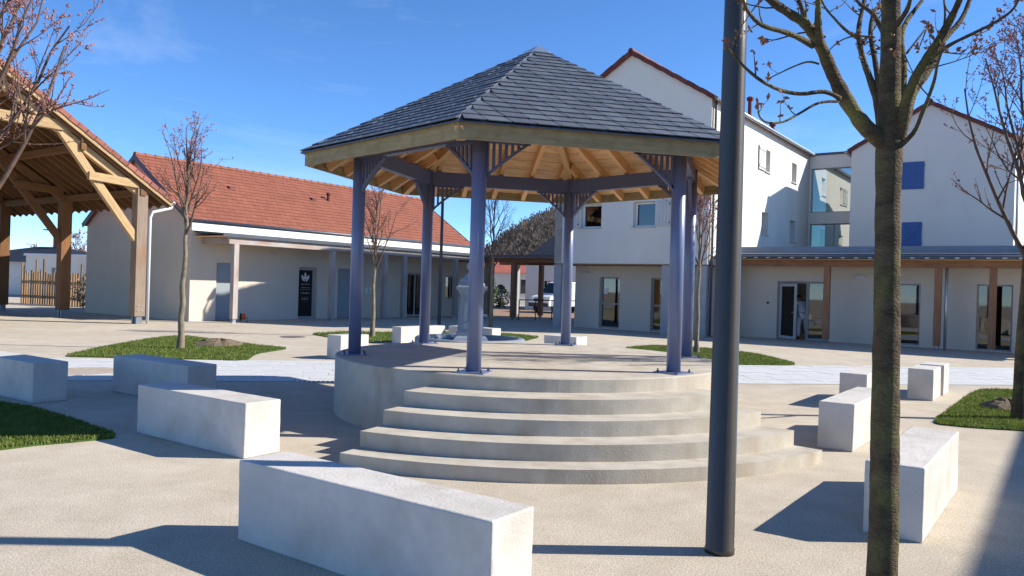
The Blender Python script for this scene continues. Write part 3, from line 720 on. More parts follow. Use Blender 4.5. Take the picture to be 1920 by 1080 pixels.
for row, (zc, ln_, hh) in enumerate(((1.48, 0.46, 0.022), (1.33, 0.40, 0.014), (1.25, 0.5, 0.010), (1.10, 0.44, 0.03), (0.92, 0.3, 0.012), (0.84, 0.36, 0.03), (0.72, 0.30, 0.008))):
    x = cx - ln_ / 2
    while x < cx + ln_ / 2:
        w = rs.uniform(0.012, 0.05); 
        em.quad((x, 0.1178, zc - hh * rs.uniform(.3, 1)), (x + w, 0.1178, zc - hh * rs.uniform(.2, 1)), (x + w, 0.1178, zc + hh * rs.uniform(.1, 1)), (x, 0.1178, zc + hh * rs.uniform(.1, 1))); x += w + rs.uniform(0.01, 0.03)
em.build('lettering', 'frame_light', d)
w = window(rb, 11.7, 13.0, 0.02, 2.18, 0.10, 'frame_grey', 'glass_dark', 0.09, mull=1, name='glazed_door', rz=FR)
w = window(rb, 14.6, 15.6, 0.9, 2.1, 0.10, 'frame_grey', 'glass_dark', 0.06, mull=1, rz=FR)
wall_light(rb, 3.62, 2.66, 0.0, (0, 0, 0), FR); wall_light(rb, 10.6, 2.66, 0.0, (0, 0, 0), FR)
for k in (8.85, 9.12):
    q = MB(); q.box(k, k + 0.19, -0.03, -0.001, 1.12, 1.40); o = q.build('plaque', 'lens_white', rb); place(o, (0, 0, 0), FR)
# roof: slope through the wall top
sl = (APX - EV) / (WD / 2); OV = 0.13; VG = 0.14; xm = -WD / 2
RT = 0.13
fr = [(OV, -VG, EV - OV * sl + RT), (OV, LN + VG, EV - OV * sl + RT), (xm, LN + VG, APX + RT), (xm, -VG, APX + RT)]
slab(fr, 0.11, 'roof', 'far_red', rb)
slab([(-WD - OV, -VG, EV - OV * sl + RT), (xm, -VG, APX + RT), (xm, LN + VG, APX + RT), (-WD - OV, LN + VG, EV - OV * sl + RT)], 0.11, 'roof', 'far_red', rb)
def tile_field(parent, org, ux, uy, nrm, nx, ny, tw, th, keep, material, stuffmat, camkey=True, name='roof_tile'):
    """flat interlocking tiles; org corner at the eave, ux along eave, uy up the slope"""
    q0 = MB(); L_ = th * 1.25
    q0.hexa([(0.004, 0, 0.012), (tw - 0.004, 0, 0.012), (tw - 0.004, L_, -0.012), (0.004, L_, -0.012)], [(0.004, 0, 0.034), (tw - 0.004, 0, 0.034), (tw - 0.004, L_, 0.006), (0.004, L_, 0.006)])
    me = q0.mesh(name, material); B = Matrix((ux, uy, nrm)).transposed().to_4x4()
    items = []
    for r in range(ny):
        for k in range(nx):
            x = (k + (0.5 if r % 2 else 0)) * tw
            if x + tw > nx * tw + 0.01: continue
            items.append((org + ux * x + uy * (r * th), r, k))
    items.sort(key=lambda it: (parent.matrix_basis @ it[0]).length)
    for p, r, k in items[:keep]:
        M = B.copy(); M.translation = p + nrm * random.uniform(0, 0.004); inst(name, me, parent, M)
    s = MB()
    for p, r, k in items[keep:]:
        j = random.uniform(0, 0.005); base = len(s.v)
        for v in q0.v: s.v.append(tuple(p + ux * v[0] + uy * v[1] + nrm * (v[2] + j)))
        for f in q0.f: s.f.append(tuple(base + t for t in f))
    if s.f: tag(s.build(name + '_field', stuffmat, parent), kind='stuff')
uy = Vector((-1, 0, sl)).normalized(); ux = Vector((0, 1, 0)); nr = ux.cross(uy).normalized(); nr = nr if nr.z > 0 else -nr
slope_len = math.hypot(WD / 2 + OV, (WD / 2 + OV) * sl); NYT = 17
tile_field(rb, Vector((OV + 0.03, -VG + 0.02, EV - OV * sl + RT - 0.03 * sl)), ux, uy, nr, int((LN + 2 * VG) / 0.25), NYT, 0.25, slope_len / NYT, 300, 'red_tile', 'red_tile_stuff')
q = MB()
for k in range(40):
    y = -VG + k * (LN + 2 * VG) / 40
    rdg = MB(); rdg.tube([(xm, y, APX + RT + 0.02), (xm, y + (LN + 2 * VG) / 40 + 0.02, APX + RT + 0.01)], [0.115, 0.10], 8); rdg.build('ridge_tile', 'red_tile', rb)
for yy in (-VG, LN + VG):
    for sgn in (1, -1):
        x_e = OV if sgn > 0 else -WD - OV
        beam('barge_board', (x_e, yy - 0.012 * (1 if yy > 0 else -1) * -1, EV - OV * sl + RT - 0.08), (xm, yy - 0.012 * (1 if yy > 0 else -1) * -1, APX + RT - 0.08), 0.025, 0.2, 'zinc_dark', rb, (0, 0, 1))
q = MB(); q.tube([(0.165, -VG, EV - 0.005), (0.165, LN + VG, EV - 0.005)], 0.072, 10); q.build('gutter', 'zinc_dark', rb, smooth=True)
q = MB(); q.box(0.002, 0.20, -0.10, LN + 0.10, 3.36, EV - 0.085); q.build('eaves_board', 'eaves_white', rb)
for (yy, up_) in ((8.6, 0.62), (3.2, 0.60), (7.6, 0.60)):
    zz = EV + (WD / 2) * sl * up_ + RT; xx = -(WD / 2) * up_
    if yy == 8.6: q = MB(); q.tube([(xx, yy, zz - 0.05), (xx, yy, zz + 0.32)], 0.07, 8); q.lathe([(0.11, zz + 0.30), (0.11, zz + 0.38), (0.05, zz + 0.42)], 10, (xx, yy)); q.build('roof_vent', 'verge_tile', rb)
    else: q = MB(); q.hexa([(xx + .12, yy - .12, zz - .06), (xx + .12, yy + .12, zz - .06), (xx - .1, yy + .12, zz + .08), (xx - .1, yy - .12, zz + .08)], [(xx + .12, yy - .12, zz + .07), (xx + .12, yy + .12, zz + .07), (xx - .1, yy + .12, zz + .12), (xx - .1, yy - .12, zz + .12)]); q.build('roof_vent', 'verge_tile', rb)
# veranda
CX = 1.62
slab([(0.002, 0.15, 3.355), (1.76, 0.15, 3.25), (1.76, LN - 0.3, 3.25), (0.002, LN - 0.3, 3.355)], 0.05, 'veranda_roof', 'zinc_dark', rb)
q = MB(); q.box(1.762, 1.79, 0.13, LN - 0.28, 3.13, 3.265); q.build('veranda_fascia', 'zinc_dark', rb)
q = MB(); q.box(0.003, 1.74, 0.18, LN - 0.35, 3.135, 3.165); q.build('veranda_ceiling', 'ceiling_pine', rb)
beam('veranda_beam', (CX, 0.45, 3.01), (CX, LN - 0.4, 3.01), 0.14, 0.24, 'larch_grey', rb)
beam('veranda_beam', (0.01, 0.5, 3.005), (CX - 0.08, 0.5, 3.005), 0.12, 0.22, 'larch_grey', rb)
for yy in (0.75, 5.4, 8.45, 9.7, 13.4, 16.0):
    post('veranda_post', CX, yy, 0.16, 2.885, 0.20, 'larch_grey', rb)
    q = MB(); q.box(CX - 0.07, CX - 0.05, yy - 0.06, yy + 0.06, 0, 0.157); q.box(CX + 0.05, CX + 0.07, yy - 0.06, yy + 0.06, 0, 0.157); q.box(CX - 0.09, CX + 0.09, yy - 0.09, yy + 0.09, 0.0, 0.012); q.build('post_foot', 'zinc', rb)

# small cable reel by the first veranda post
cr_p = gp(456, 604); e = empty('cable_reel', cr_p, R(30))
q = MB(); q.tube([(-0.08, 0, 0.2), (0.08, 0, 0.2)], 0.10, 14); q.build('drum', 'orange', e, smooth=False)
for s_ in (-1, 1): q = MB(); q.tube([(s_ * 0.085, 0, 0.2), (s_ * 0.10, 0, 0.2)], 0.145, 16); q.build('flange', 'lens_white' if s_ > 0 else 'black_plastic', e)
q = MB(); q.tube([(-0.12, -0.14, 0.012), (-0.12, 0, 0.30), (0.12, 0, 0.30), (0.12, -0.14, 0.012)], 0.012, 6); q.tube([(-0.12, 0.14, 0.012), (-0.12, 0, 0.30)], 0.012, 6); q.tube([(0.12, 0.14, 0.012), (0.12, 0, 0.30)], 0.012, 6); q.build('stand', 'black_plastic', e)
tag(e, 'tiny orange, white and black reel on the ground beside a veranda post', 'reel')

# ------------------------------------------------------------------ open timber market hall (far left)
SP = Vector((-12.67, 26.58, 0)); hall = empty('market_hall', SP, TH)
tag(hall, 'open timber market hall with heavy posts and tiled roof at the left edge', 'market hall')
# local: x = E2 (towards the gable front), y = E1 (towards the eave side); hall spans x -15.8..0, y -12..0
HW, BAY, NB_ = 12.0, 5.2, 3
hs = 0.636; EZ = 4.23; EOV = 0.95            # roof top at the eave overhang end
def hz(y): return EZ + (EOV - max(y, -HW - y)) * hs      # top of roof at local y (ridge at -HW/2)
RZ = hz(-HW / 2)
for bay in range(NB_ + 1):
    x = -bay * BAY
    for yy, vis_ in ((0.0, 1), (-HW, 0)):
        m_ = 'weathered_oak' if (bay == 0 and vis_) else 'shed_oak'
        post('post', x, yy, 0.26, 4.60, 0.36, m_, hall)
        for s1 in (-1, 1):
            q = MB(); q.box(x + s1 * 0.10 - 0.05, x + s1 * 0.10 + 0.05, yy - 0.10, yy + 0.10, 0, 0.258); q.build('post_foot', 'steel_grey', hall)
        for bx_ in (-0.07, 0.07):
            for bz in (0.45, 0.62):
                if bay == 0 and vis_:
                    q = MB(); q.tube([(x + 0.175, yy + bx_, bz), (x + 0.197, yy + bx_, bz)], 0.026, 8); q.build('bolt', 'zinc', hall)
        # truss in the plane x
        sg = -1 if yy == 0 else 1
        Y = lambda t: yy + sg * t
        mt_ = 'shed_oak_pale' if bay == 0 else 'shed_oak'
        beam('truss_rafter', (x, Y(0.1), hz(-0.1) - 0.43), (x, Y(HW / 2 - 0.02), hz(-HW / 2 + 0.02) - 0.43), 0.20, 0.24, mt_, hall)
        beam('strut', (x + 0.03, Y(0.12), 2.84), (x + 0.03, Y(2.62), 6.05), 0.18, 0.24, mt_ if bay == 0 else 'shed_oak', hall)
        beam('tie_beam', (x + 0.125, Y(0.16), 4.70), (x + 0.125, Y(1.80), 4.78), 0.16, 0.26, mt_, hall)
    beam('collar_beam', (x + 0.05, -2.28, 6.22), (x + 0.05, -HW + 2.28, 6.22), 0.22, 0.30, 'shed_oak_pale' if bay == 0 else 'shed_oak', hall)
    post('king_post', x, -HW / 2, 6.36, RZ - 0.35, 0.2, 'shed_oak', hall)
for yy in (0.0, -HW): beam('wall_plate', (0.22, yy, 4.44), (-NB_ * BAY - 0.35, yy, 4.44), 0.2, 0.22, 'shed_oak', hall)
for t in (2.0, 4.1):
    for yy in (-t, -HW + t): beam('purlin', (0.22, yy, hz(yy) - 0.44), (-NB_ * BAY - 0.5, yy, hz(yy) - 0.44), 0.16, 0.22, 'shed_oak', hall)
beam('ridge_beam', (0.22, -HW / 2, RZ - 0.40), (-NB_ * BAY - 0.5, -HW / 2, RZ - 0.40), 0.16, 0.24, 'shed_oak', hall)
xa, xb = 0.30, -NB_ * BAY - 0.62
k = 0; x = xa - 0.08
while x > xb:
    for s1 in (0, 1):
        ye = EOV - 0.04 if s1 == 0 else -HW - EOV + 0.04
        beam('rafter', (x, ye, EZ + 0.04 * hs - 0.20), (x, -HW / 2, RZ - 0.20), 0.07, 0.14, 'shed_oak', hall)
    x -= 0.56
for s1 in (0, 1):
    n_ = 26
    for k in range(n_):
        y0 = EOV - 0.005 - k * (HW / 2 + EOV) / n_; y1 = EOV - (k + 1) * (HW / 2 + EOV) / n_ + 0.006
        if s1: y0, y1 = -HW - y0, -HW - y1
        q = MB(); q.hexa([(xa, y0, hz(y0) - 0.125), (xb, y0, hz(y0) - 0.125), (xb, y1, hz(y1) - 0.125), (xa, y1, hz(y1) - 0.125)], [(xa, y0, hz(y0) - 0.10), (xb, y0, hz(y0) - 0.10), (xb, y1, hz(y1) - 0.10), (xa, y1, hz(y1) - 0.10)])
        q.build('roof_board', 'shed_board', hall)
slab([(xa, EOV + 0.03, hz(EOV) - 0.02), (xb, EOV + 0.03, hz(EOV) - 0.02), (xb, -HW / 2, RZ), (xa, -HW / 2, RZ)], 0.075, 'roof', 'shed_tile', hall)
slab([(xa, -HW - EOV - 0.03, hz(EOV) - 0.02), (xa, -HW / 2, RZ), (xb, -HW / 2, RZ), (xb, -HW - EOV - 0.03, hz(EOV) - 0.02)], 0.075, 'roof', 'shed_tile', hall)
for s1 in (0, 1):
    ye = EOV + 0.02 if s1 == 0 else -HW - EOV - 0.02
    beam('barge_board', (xa + 0.018, ye, EZ - 0.12), (xa + 0.018, -HW / 2, RZ - 0.12), 0.03, 0.12, 'shed_oak_pale', hall)
vt = MB(); vt.box(0, 0.36, -0.055, 0.045, -0.09, 0.055); vt.box(0, 0.36, -0.30, -0.055, 0.03, 0.05); vt_me = vt.mesh('verge_tile', 'shed_tile')
n_ = 26
for s1 in (0, 1):
    d = Vector((0, -1 if s1 == 0 else 1, hs)).normalized(); st = Vector((xa + 0.0, EOV + 0.05 if s1 == 0 else -HW - EOV - 0.05, EZ + 0.0))
    xx = d; yy_ = Vector((1, 0, 0)); zz_ = xx.cross(yy_); 
    if zz_.z < 0: zz_ = -zz_; 
    for k in range(n_):
        M = Matrix((xx, yy_, zz_)).transposed().to_4x4(); M.translation = st + d * (k * (HW / 2 + EOV + 0.05) * math.hypot(1, hs) / n_) + zz_ * 0.012 * (k % 2) + Vector((0.02, 0, 0.02)); inst('verge_tile', vt_me, hall, M)
q = MB(); q.tube([(xa, EOV + 0.10, EZ - 0.05), (xb, EOV + 0.10, EZ - 0.05)], 0.075, 10); q.build('gutter', 'zinc', hall, smooth=True)
q = MB(); q.tube([(xa - 0.1, EOV + 0.10, EZ - 0.10), (xa - 0.1, EOV + 0.06, EZ - 0.22), (0.22, 0.34, EZ - 0.42), (0.20, 0.26, EZ - 0.62), (0.20, 0.26, 0.02)], 0.05, 10); q.build('downpipe', 'lens_white', hall, smooth=True)

# ------------------------------------------------------------------ houses on the right (local x = E2, y = E1 from the near corner)
NP = Vector((7.12, 28.75, 0))
h1 = empty('gabled_house', NP, TH); tag(h1, 'tall white gabled house behind the bandstand with sunlit side wall', 'house')
W1, D_1, EV1, AP1, ZG = 6.62, 13.6, 8.74, 10.80, 2.66
ops = [(1.20, 2.16, 4.10, 5.05), (3.56, 4.49, 4.10, 5.07)]
o = wall_mesh(W1, EV1, 0.35, ops, z0=ZG, gable=AP1).build('wall', 'render_white', h1); place(o, (-W1, 0, 0))
for a, c in ((1.20, 2.16), (3.56, 4.49)):
    w = window(h1, a, c, 4.10, 5.06, 0.24, 'reveal_white', 'glass_dark', 0.07, loc=(-W1, 0, 0)); sill(h1, a, c, 4.10, (-W1, 0, 0), 0, 'frame_light')
def shutter(parent, x0, x1, z0, z1, material, loc, rz, boards=4, y=-0.045, brace=True, fsign=1):
    q = MB(); n = boards; e = MB()
    q.box(x0, x1, y + 0.012, y + 0.03, z0, z1); s_ = q.build('shutter', material, parent); place(s_, loc, rz)
    for k in range(n):
        a = x0 + (x1 - x0) * k / n; c = x0 + (x1 - x0) * (k + 1) / n
        q = MB(); q.box(a + 0.004, c - 0.004, y, y + 0.0118, z0, z1); q.build('board', material, s_)
    if brace:
        for zz in (z0 + 0.14 * (z1 - z0), z0 + 0.86 * (z1 - z0)):
            q = MB(); q.box(x0 + 0.02, x1 - 0.02, y - 0.02, y - 0.0005, zz - 0.045, zz + 0.045); q.build('brace', material, s_)
        q = MB(); q.bar((x0 + 0.10, y - 0.010, z0 + 0.2 * (z1 - z0)), (x1 - 0.10, y - 0.010, z0 + 0.8 * (z1 - z0)), 0.018, 0.08); q.build('brace', material, s_)
    for zz in (z0 + 0.14 * (z1 - z0), z0 + 0.86 * (z1 - z0)):
        q = MB(); q.box(x1 - 0.03, x1 + 0.03, y - 0.03, y - 0.0205, zz - 0.025, zz + 0.025); q.build('hinge', 'zinc_dark', s_)
    return s_
shutter(h1, 0.55, 1.13, 4.10, 5.06, 'shutter_grey', (-W1, 0, 0), 0, brace=False)
shutter(h1, 4.56, 5.10, 4.10, 5.07, 'shutter_grey', (-W1, 0, 0), 0, brace=False)
# side wall, sunlit
sops = [(6.3, 7.0, 6.95, 7.9), (10.3, 11.1, 7.0, 7.92), (6.05, 6.95, 4.2, 5.17), (10.25, 11.15, 4.18, 5.18)]
o = wall_mesh(D_1, EV1, 0.35, sops, z0=ZG).build('wall', 'render_white', h1); place(o, (0, 0.0015, 0), FR)
for a, c, z0, z1 in sops:
    window(h1, a, c, z0, z1, 0.25, 'frame_light', 'glass', 0.06, rz=FR); sill(h1, a, c, z0, (0, 0, 0), FR, 'frame_light')
shutter(h1, 5.35, 6.22, 6.93, 7.95, 'shutter_grey', (0, 0, 0), FR, brace=True, y=-0.06)
o = wall_mesh(D_1, EV1, 0.35, [], z0=ZG).build('wall', 'render_white', h1); place(o, (-W1, D_1, 0), -FR)
o = wall_mesh(W1, EV1, 0.35, [], z0=ZG, gable=AP1).build('wall', 'render_white', h1); place(o, (0, D_1, 0), math.pi)
# set back ground floor, piers, soffit
gops = [(1.18, 2.12, 0.04, 2.15), (3.51, 4.45, 0.04, 2.15)]
o = wall_mesh(6.28, ZG - 0.04, 0.3, gops).build('wall', 'render_warm', h1); place(o, (-6.29, 1.2, 0))
for a, c, z0, z1 in gops: window(h1, a, c, z0, z1, 0.16, 'frame_grey', 'glass', 0.06, mull=0, rail=1.05, loc=(-6.29, 1.2, 0))
o = wall_mesh(12.0, ZG - 0.04, 0.3, []).build('wall', 'render_warm', h1); place(o, (-6.29, 13.25, 0), -FR)
o = wall_mesh(12.1, ZG - 0.04, 0.3, []).build('wall', 'render_warm', h1); place(o, (-0.05, 1.21, 0), FR)
q = MB(); q.box(-W1 + 0.02, -0.02, 0.02, D_1 - 0.02, ZG - 0.05, ZG - 0.005); q.build('soffit', 'larch', h1)
q = MB(); q.box(-6.2, -0.4, 1.0, 1.06, ZG, EV1 - 0.1); q.build('inner_wall', 'room_floor', h1)  # unseen partition added to block side-window sun, keeping the front panes dark
q = MB(); q.box(-6.0, -0.35, 5.0, 5.1, 0, 2.6); q.build('inner_wall', 'room_wall', h1)
q = MB(); q.box(-6.0, -0.35, 1.5, 5.0, 0.0, 0.015); q.build('inner_floor', 'room_floor', h1)
for xa_, xb_ in ((-6.62, -6.27), (-1.80, -1.45), (-0.40, -0.02)):
    q = MB(); q.box(xa_ + 0.003, xb_, 0.003, 0.35, 0, ZG - 0.052); q.build('pier', 'pier_concrete', h1)
wall_light(h1, 0.5, 2.32, 0.0, (-6.29, 1.2, 0))
# paper notices behind the glass
q = MB(); q.box(-4.98, -4.80, 1.372, 1.376, 1.45, 1.70); q.build('notice', 'print_white', h1)
def gable_roof(root, W, D, EVz, APz, ov=0.28, vg=0.14, x0=None, n_verge=13, y0=0.0, vmat='verge_tile', gut='zinc'):
    x1 = x0 + W; xm_ = (x0 + x1) / 2; s_ = (APz - EVz) / (W / 2); t = 0.12
    ez = EVz - ov * s_ + t
    slab([(x1 + ov, y0 - vg, ez), (x1 + ov, y0 + D + vg, ez), (xm_, y0 + D + vg, APz + t), (xm_, y0 - vg, APz + t)], 0.10, 'roof', 'far_red', root)
    slab([(x0 - ov, y0 - vg, ez), (xm_, y0 - vg, APz + t), (xm_, y0 + D + vg, APz + t), (x0 - ov, y0 + D + vg, ez)], 0.10, 'roof', 'far_red', root)
    v_ = MB(); Lr = math.hypot(W / 2 + ov, (W / 2 + ov) * s_); step = Lr / n_verge
    v_.box(0, step * 1.06, -0.02, 0.05, -0.12, 0.05); v_.box(0, step * 1.06, 0.05, 0.28, 0.022, 0.045); vme = v_.mesh('verge_tile', vmat)
    for sg in (1, -1):
        d = Vector((-sg, 0, s_)).normalized(); st = Vector((x1 + ov if sg > 0 else x0 - ov, y0 - vg, ez))
        yv = Vector((0, 1, 0)); zv = d.cross(yv); zv = zv if zv.z > 0 else -zv
        for k in range(n_verge):
            M = Matrix((d, yv, zv)).transposed().to_4x4(); M.translation = st + d * (k * step) + zv * (0.004 + 0.012 * (k % 2)); inst('verge_tile', vme, root, M)
    q = MB(); q.tube([(xm_, y0 - vg - 0.02, APz + t + 0.03), (xm_, y0 + D + vg, APz + t + 0.03)], 0.11, 8); q.build('ridge_cap', vmat, root)
    for xg in (x1 + ov + 0.07, x0 - ov - 0.07):
        q = MB(); q.tube([(xg, y0 - vg + 0.02, ez - 0.06), (xg, y0 + D + vg, ez - 0.06)], 0.07, 8); q.build('gutter', gut, root, smooth=True)
    return s_
s_ = gable_roof(h1, W1, D_1, EV1, AP1, x0=-W1, ov=0.16)
# eave tiles along the sunlit side: single tiles on the edge
et = MB(); et.hexa([(0, -0.30, 0.02), (0.246, -0.30, 0.02), (0.246, 0.0, 0.02), (0, 0.0, 0.02)], [(0, -0.30, 0.045), (0.246, -0.30, 0.045), (0.246, 0.0, 0.05), (0, 0.0, 0.05)]); et_me = et.mesh('roof_tile', 'red_tile')
for k in range(int(D_1 / 0.25)):
    M = Matrix.Translation((0.17, k * 0.25, EV1 - 0.17 * s_ + 0.10)) @ Matrix.Rotation(math.pi / 2, 4, 'Z') @ Matrix.Rotation(0, 4, 'X')
    d = Vector((-1, 0, s_)).normalized(); M = Matrix((Vector((0, 1, 0)), -d, Vector((0, 1, 0)).cross(-d))).transposed().to_4x4(); 
    if M[2][2] < 0: M = Matrix((Vector((0, -1, 0)), -d, Vector((0, -1, 0)).cross(-d))).transposed().to_4x4()
    M.translation = Vector((0.15, k * 0.25, EV1 - 0.15 * s_ + 0.125)) ; inst('roof_tile', et_me, h1, M)
for yy, hh, rr in ((5.6, 0.95, 0.09), (8.8, 0.45, 0.09)):
    zz = EV1 + 0.5 * s_; q = MB(); q.tube([(-0.5, yy, zz), (-0.5, yy, zz + hh)], rr, 8); q.lathe([(rr + 0.05, zz + 0.12), (rr + 0.05, zz + 0.18)], 10, (-0.5, yy)); q.lathe([(rr + 0.05, zz + hh - 0.1), (rr + 0.07, zz + hh), (rr, zz + hh + 0.06)], 10, (-0.5, yy)); q.build('roof_vent', 'verge_tile', h1)
q = MB(); q.tube([(0.09, 0.2, EV1 - 0.05), (0.09, 0.2, 0.02)], 0.045, 8); q.build('downpipe', 'zinc_dark', h1, smooth=True)
q = MB(); q.tube([(0.22, 0.35, ZG), (0.22, 0.35, 0.02)], 0.04, 8); q.build('downpipe', 'zinc', h1, smooth=True)

# ground floor wing with timber porch
wg = empty('single_storey_wing', NP, TH); tag(wg, 'low white wing with glazed doors behind a reddish timber porch on the right', 'building')
WL, YF, YB = 13.0, 2.0, 11.2
fops = [(1.97, 3.83, 0.0, 2.14), (5.95, 6.75, 0.05, 2.13), (8.38, 9.38, 0.02, 2.16), (10.9, 11.9, 0.02, 2.16)]
o = wall_mesh(WL - 0.42, 3.36, 0.3, [(a - 0.42, c - 0.42, z0, z1) for a, c, z0, z1 in fops]).build('wall', 'render_warm', wg); place(o, (0.42, YF, 0))
o = wall_mesh(YB - YF, 3.36, 0.3, [(2.0, 4.5, 0.6, 2.4), (5.5, 8.0, 0.6, 2.4)]).build('wall', 'render_warm', wg); place(o, (WL - 0.002, YF + 0.301, 0), FR)
window(wg, 2.0, 4.5, 0.6, 2.4, 0.1, 'frame_grey', 'glass', 0.06, mull=1, loc=(WL, YF + 0.301, 0), rz=FR); window(wg, 5.5, 8.0, 0.6, 2.4, 0.1, 'frame_grey', 'glass', 0.06, mull=1, loc=(WL, YF + 0.301, 0), rz=FR)
o = wall_mesh(WL - 0.42, 3.36, 0.3, []).build('wall', 'render_warm', wg); place(o, (WL - 0.003, YB + 0.3, 0), math.pi)
q = MB(); q.box(0.42, WL, YF + 0.01, YB + 0.3, 3.362, 3.40); q.build('roof', 'zinc_dark', wg)
q = MB(); q.box(0.40, WL + 0.02, YF - 0.03, YF - 0.002, 3.10, 3.415); q.build('parapet_flashing', 'flashing', wg)
q = MB(); q.box(0.44, WL - 0.32, YF + 0.31, YB, 0.0, 0.015); q.build('inner_floor', 'room_floor', wg)
q = MB(); q.box(0.44, WL - 0.32, YF + 5.0, YF + 5.1, 0.016, 3.3); q.build('inner_wall', 'room_wall', wg)
q = MB(); q.box(4.55, 4.65, YF + 0.31, YF + 4.99, 0.016, 3.3); q.build('inner_wall', 'room_wall', wg)
# glazing
L0 = (0, YF, 0)
for a, c, z0, z1, mu, rl in ((5.95, 6.75, 0.05, 2.13, 0, 0.32), (8.38, 9.38, 0.02, 2.16, 0, None), (10.9, 11.9, 0.02, 2.16, 0, None)):
    window(wg, a, c, z0, z1, 0.14, 'frame_grey', 'glass_dark' if a < 7 else 'glass', 0.05, mull=mu, rail=rl, loc=L0)
q = MB(); q.box(1.97, 2.04, 0.12, 0.2, 0, 2.14); q.box(2.04, 3.76, 0.12, 0.2, 2.07, 2.14); q.box(3.76, 3.83, 0.12, 0.2, 0, 2.14); q.box(2.98, 3.08, 0.12, 0.2, 0, 2.07); q.box(3.08, 3.76, 0.12, 0.2, 0, 0.08)
df = q.build('door_frame', 'frame_grey', wg); place(df, L0)
q = MB(); q.box(3.082, 3.758, 0.155, 0.163, 0.082, 2.068); g_ = q.build('pane', 'glass', df)
lf = MB(); lw = 0.90
lf.box(0, 0.09, -0.025, 0.025, 0.03, 2.05); lf.box(lw - 0.09, lw, -0.025, 0.025, 0.03, 2.05); lf.box(0.09, lw - 0.09, -0.025, 0.025, 0.03, 0.13); lf.box(0.09, lw - 0.09, -0.025, 0.025, 1.95, 2.05)
leaf = lf.build('door_leaf', 'frame_light', wg); place(leaf, (2.05, YF + 0.12, 0), R(-36)); leaf['label'] = 'glazed door leaf standing open outwards'
q = MB(); q.box(0.092, lw - 0.092, -0.004, 0.004, 0.132, 1.948); q.build('pane', 'glass_dark', leaf)
q = MB(); q.tube([(lw - 0.045, -0.03, 1.0), (lw - 0.045, -0.07, 1.0), (lw - 0.16, -0.07, 1.0)], 0.01, 6); q.build('handle', 'zinc', leaf)
wall_light(wg, 4.85, 2.34, 0.0, L0); 
q = MB(); q.box(1.60, 1.67, -0.03, -0.001, 1.28, 1.36); o = q.build('doorbell', 'black_plastic', wg); place(o, L0)
# porch
YP = 0.95; YE = 0.55
slab([(0.12, YF - 0.035, 3.20), (0.12, YE, 3.06), (WL, YE, 3.06), (WL, YF - 0.035, 3.20)], 0.05, 'porch_roof', 'zinc_dark', wg)
q = MB(); q.box(0.10, WL + 0.02, YE - 0.03, YE - 0.002, 2.93, 3.075); q.build('porch_fascia', 'zinc_dark', wg)
q = MB(); q.tube([(0.1, YE - 0.10, 2.96), (WL, YE - 0.10, 2.96)], 0.065, 8); q.build('gutter', 'zinc_dark', wg, smooth=True)
gb = MB(); gb.box(-0.06, 0.06, -0.012, 0.012, -0.014, 0.014); gb_me = gb.mesh('gutter_bracket', 'lens_white')
x = 0.4
while x < WL: inst('gutter_bracket', gb_me, wg, Matrix.Translation((x, YE - 0.178, 2.935))); x += 0.42
q = MB(); q.box(0.14, WL - 0.02, YE + 0.05, YF - 0.04, 2.88, 2.905); q.build('porch_ceiling', 'ceiling_pine', wg)
beam('porch_beam', (0.15, YP, 2.76), (WL - 0.03, YP, 2.76), 0.14, 0.23, 'larch', wg)
for x in (0.55, 3.98, 7.39, 8.90, 12.6):
    post('porch_post', x, YP, 0.14, 2.644, 0.20, 'larch', wg)
    q = MB(); q.box(x - 0.065, x - 0.045, YP - 0.05, YP + 0.05, 0, 0.138); q.box(x + 0.045, x + 0.065, YP - 0.05, YP + 0.05, 0, 0.138); q.build('post_foot', 'steel_grey', wg)
q = MB(); q.tube([(7.62, YP + 0.05, 2.9), (7.62, YP + 0.05, 0.02)], 0.045, 8); q.build('downpipe', 'zinc', wg, smooth=True)
# a few things inside the rooms
q = MB(); q.box(5.2, 6.6, YF + 0.9, YF + 1.7, 0.70, 0.74)
for tx in (5.25, 6.5):
    for ty in (YF + 0.95, YF + 1.6): q.box(tx, tx + 0.05, ty, ty + 0.05, 0.016, 0.70)
q.build('table', 'lens_white', wg)
q = MB(); q.box(9.0, 9.35, YF + 1.2, YF + 1.6, 0.016, 1.05); q.build('cabinet', 'room_wall', wg)
q = MB(); q.box(3.2, 4.2, YF + 0.7, YF + 1.2, 0.016, 0.55); q.build('counter', 'lens_white', wg)
q = MB(); q.lathe([(0.02, 1.75), (0.02, 2.3), (0.16, 1.72)][::-1][:1] + [(0.17, 1.62), (0.06, 1.74), (0.015, 1.76), (0.015, 2.6)], 12, (3.45, YF + 0.8)); q.build('hanging_lamp', 'lens_white', wg)

# glazed link and second house
lk = empty('glazed_link', NP, TH); tag(lk, 'flat roofed white link with large panes between the two gabled houses', 'building')
o = wall_mesh(2.40, 8.66, 0.3, [(0.10, 2.36, 5.80, 8.02), (0.10, 2.36, 3.45, 5.24)]).build('wall', 'render_white', lk); place(o, (0.01, 13.3, 0))
w = window(lk, 0.10, 2.36, 5.80, 8.02, 0.14, 'frame_grey', 'glass_green', 0.05, mull=0, loc=(0.01, 13.3, 0))
w = window(lk, 0.10, 2.36, 3.45, 5.24, 0.14, 'frame_grey', 'glass_green', 0.05, mull=1, loc=(0.01, 13.3, 0))
q = MB(); q.box(0.01, 2.41, 13.601, 17.0, 8.56, 8.66); q.build('ceiling', 'reveal_white', lk)
q = MB(); q.box(0.01, 2.41, 13.25, 17.0, 8.662, 8.78); q.build('roof_edge', 'zinc_dark', lk)
q = MB(); q.box(0.02, 2.40, 16.7, 16.8, 3.4, 8.55); q.build('inner_wall', 'room_wall', lk)
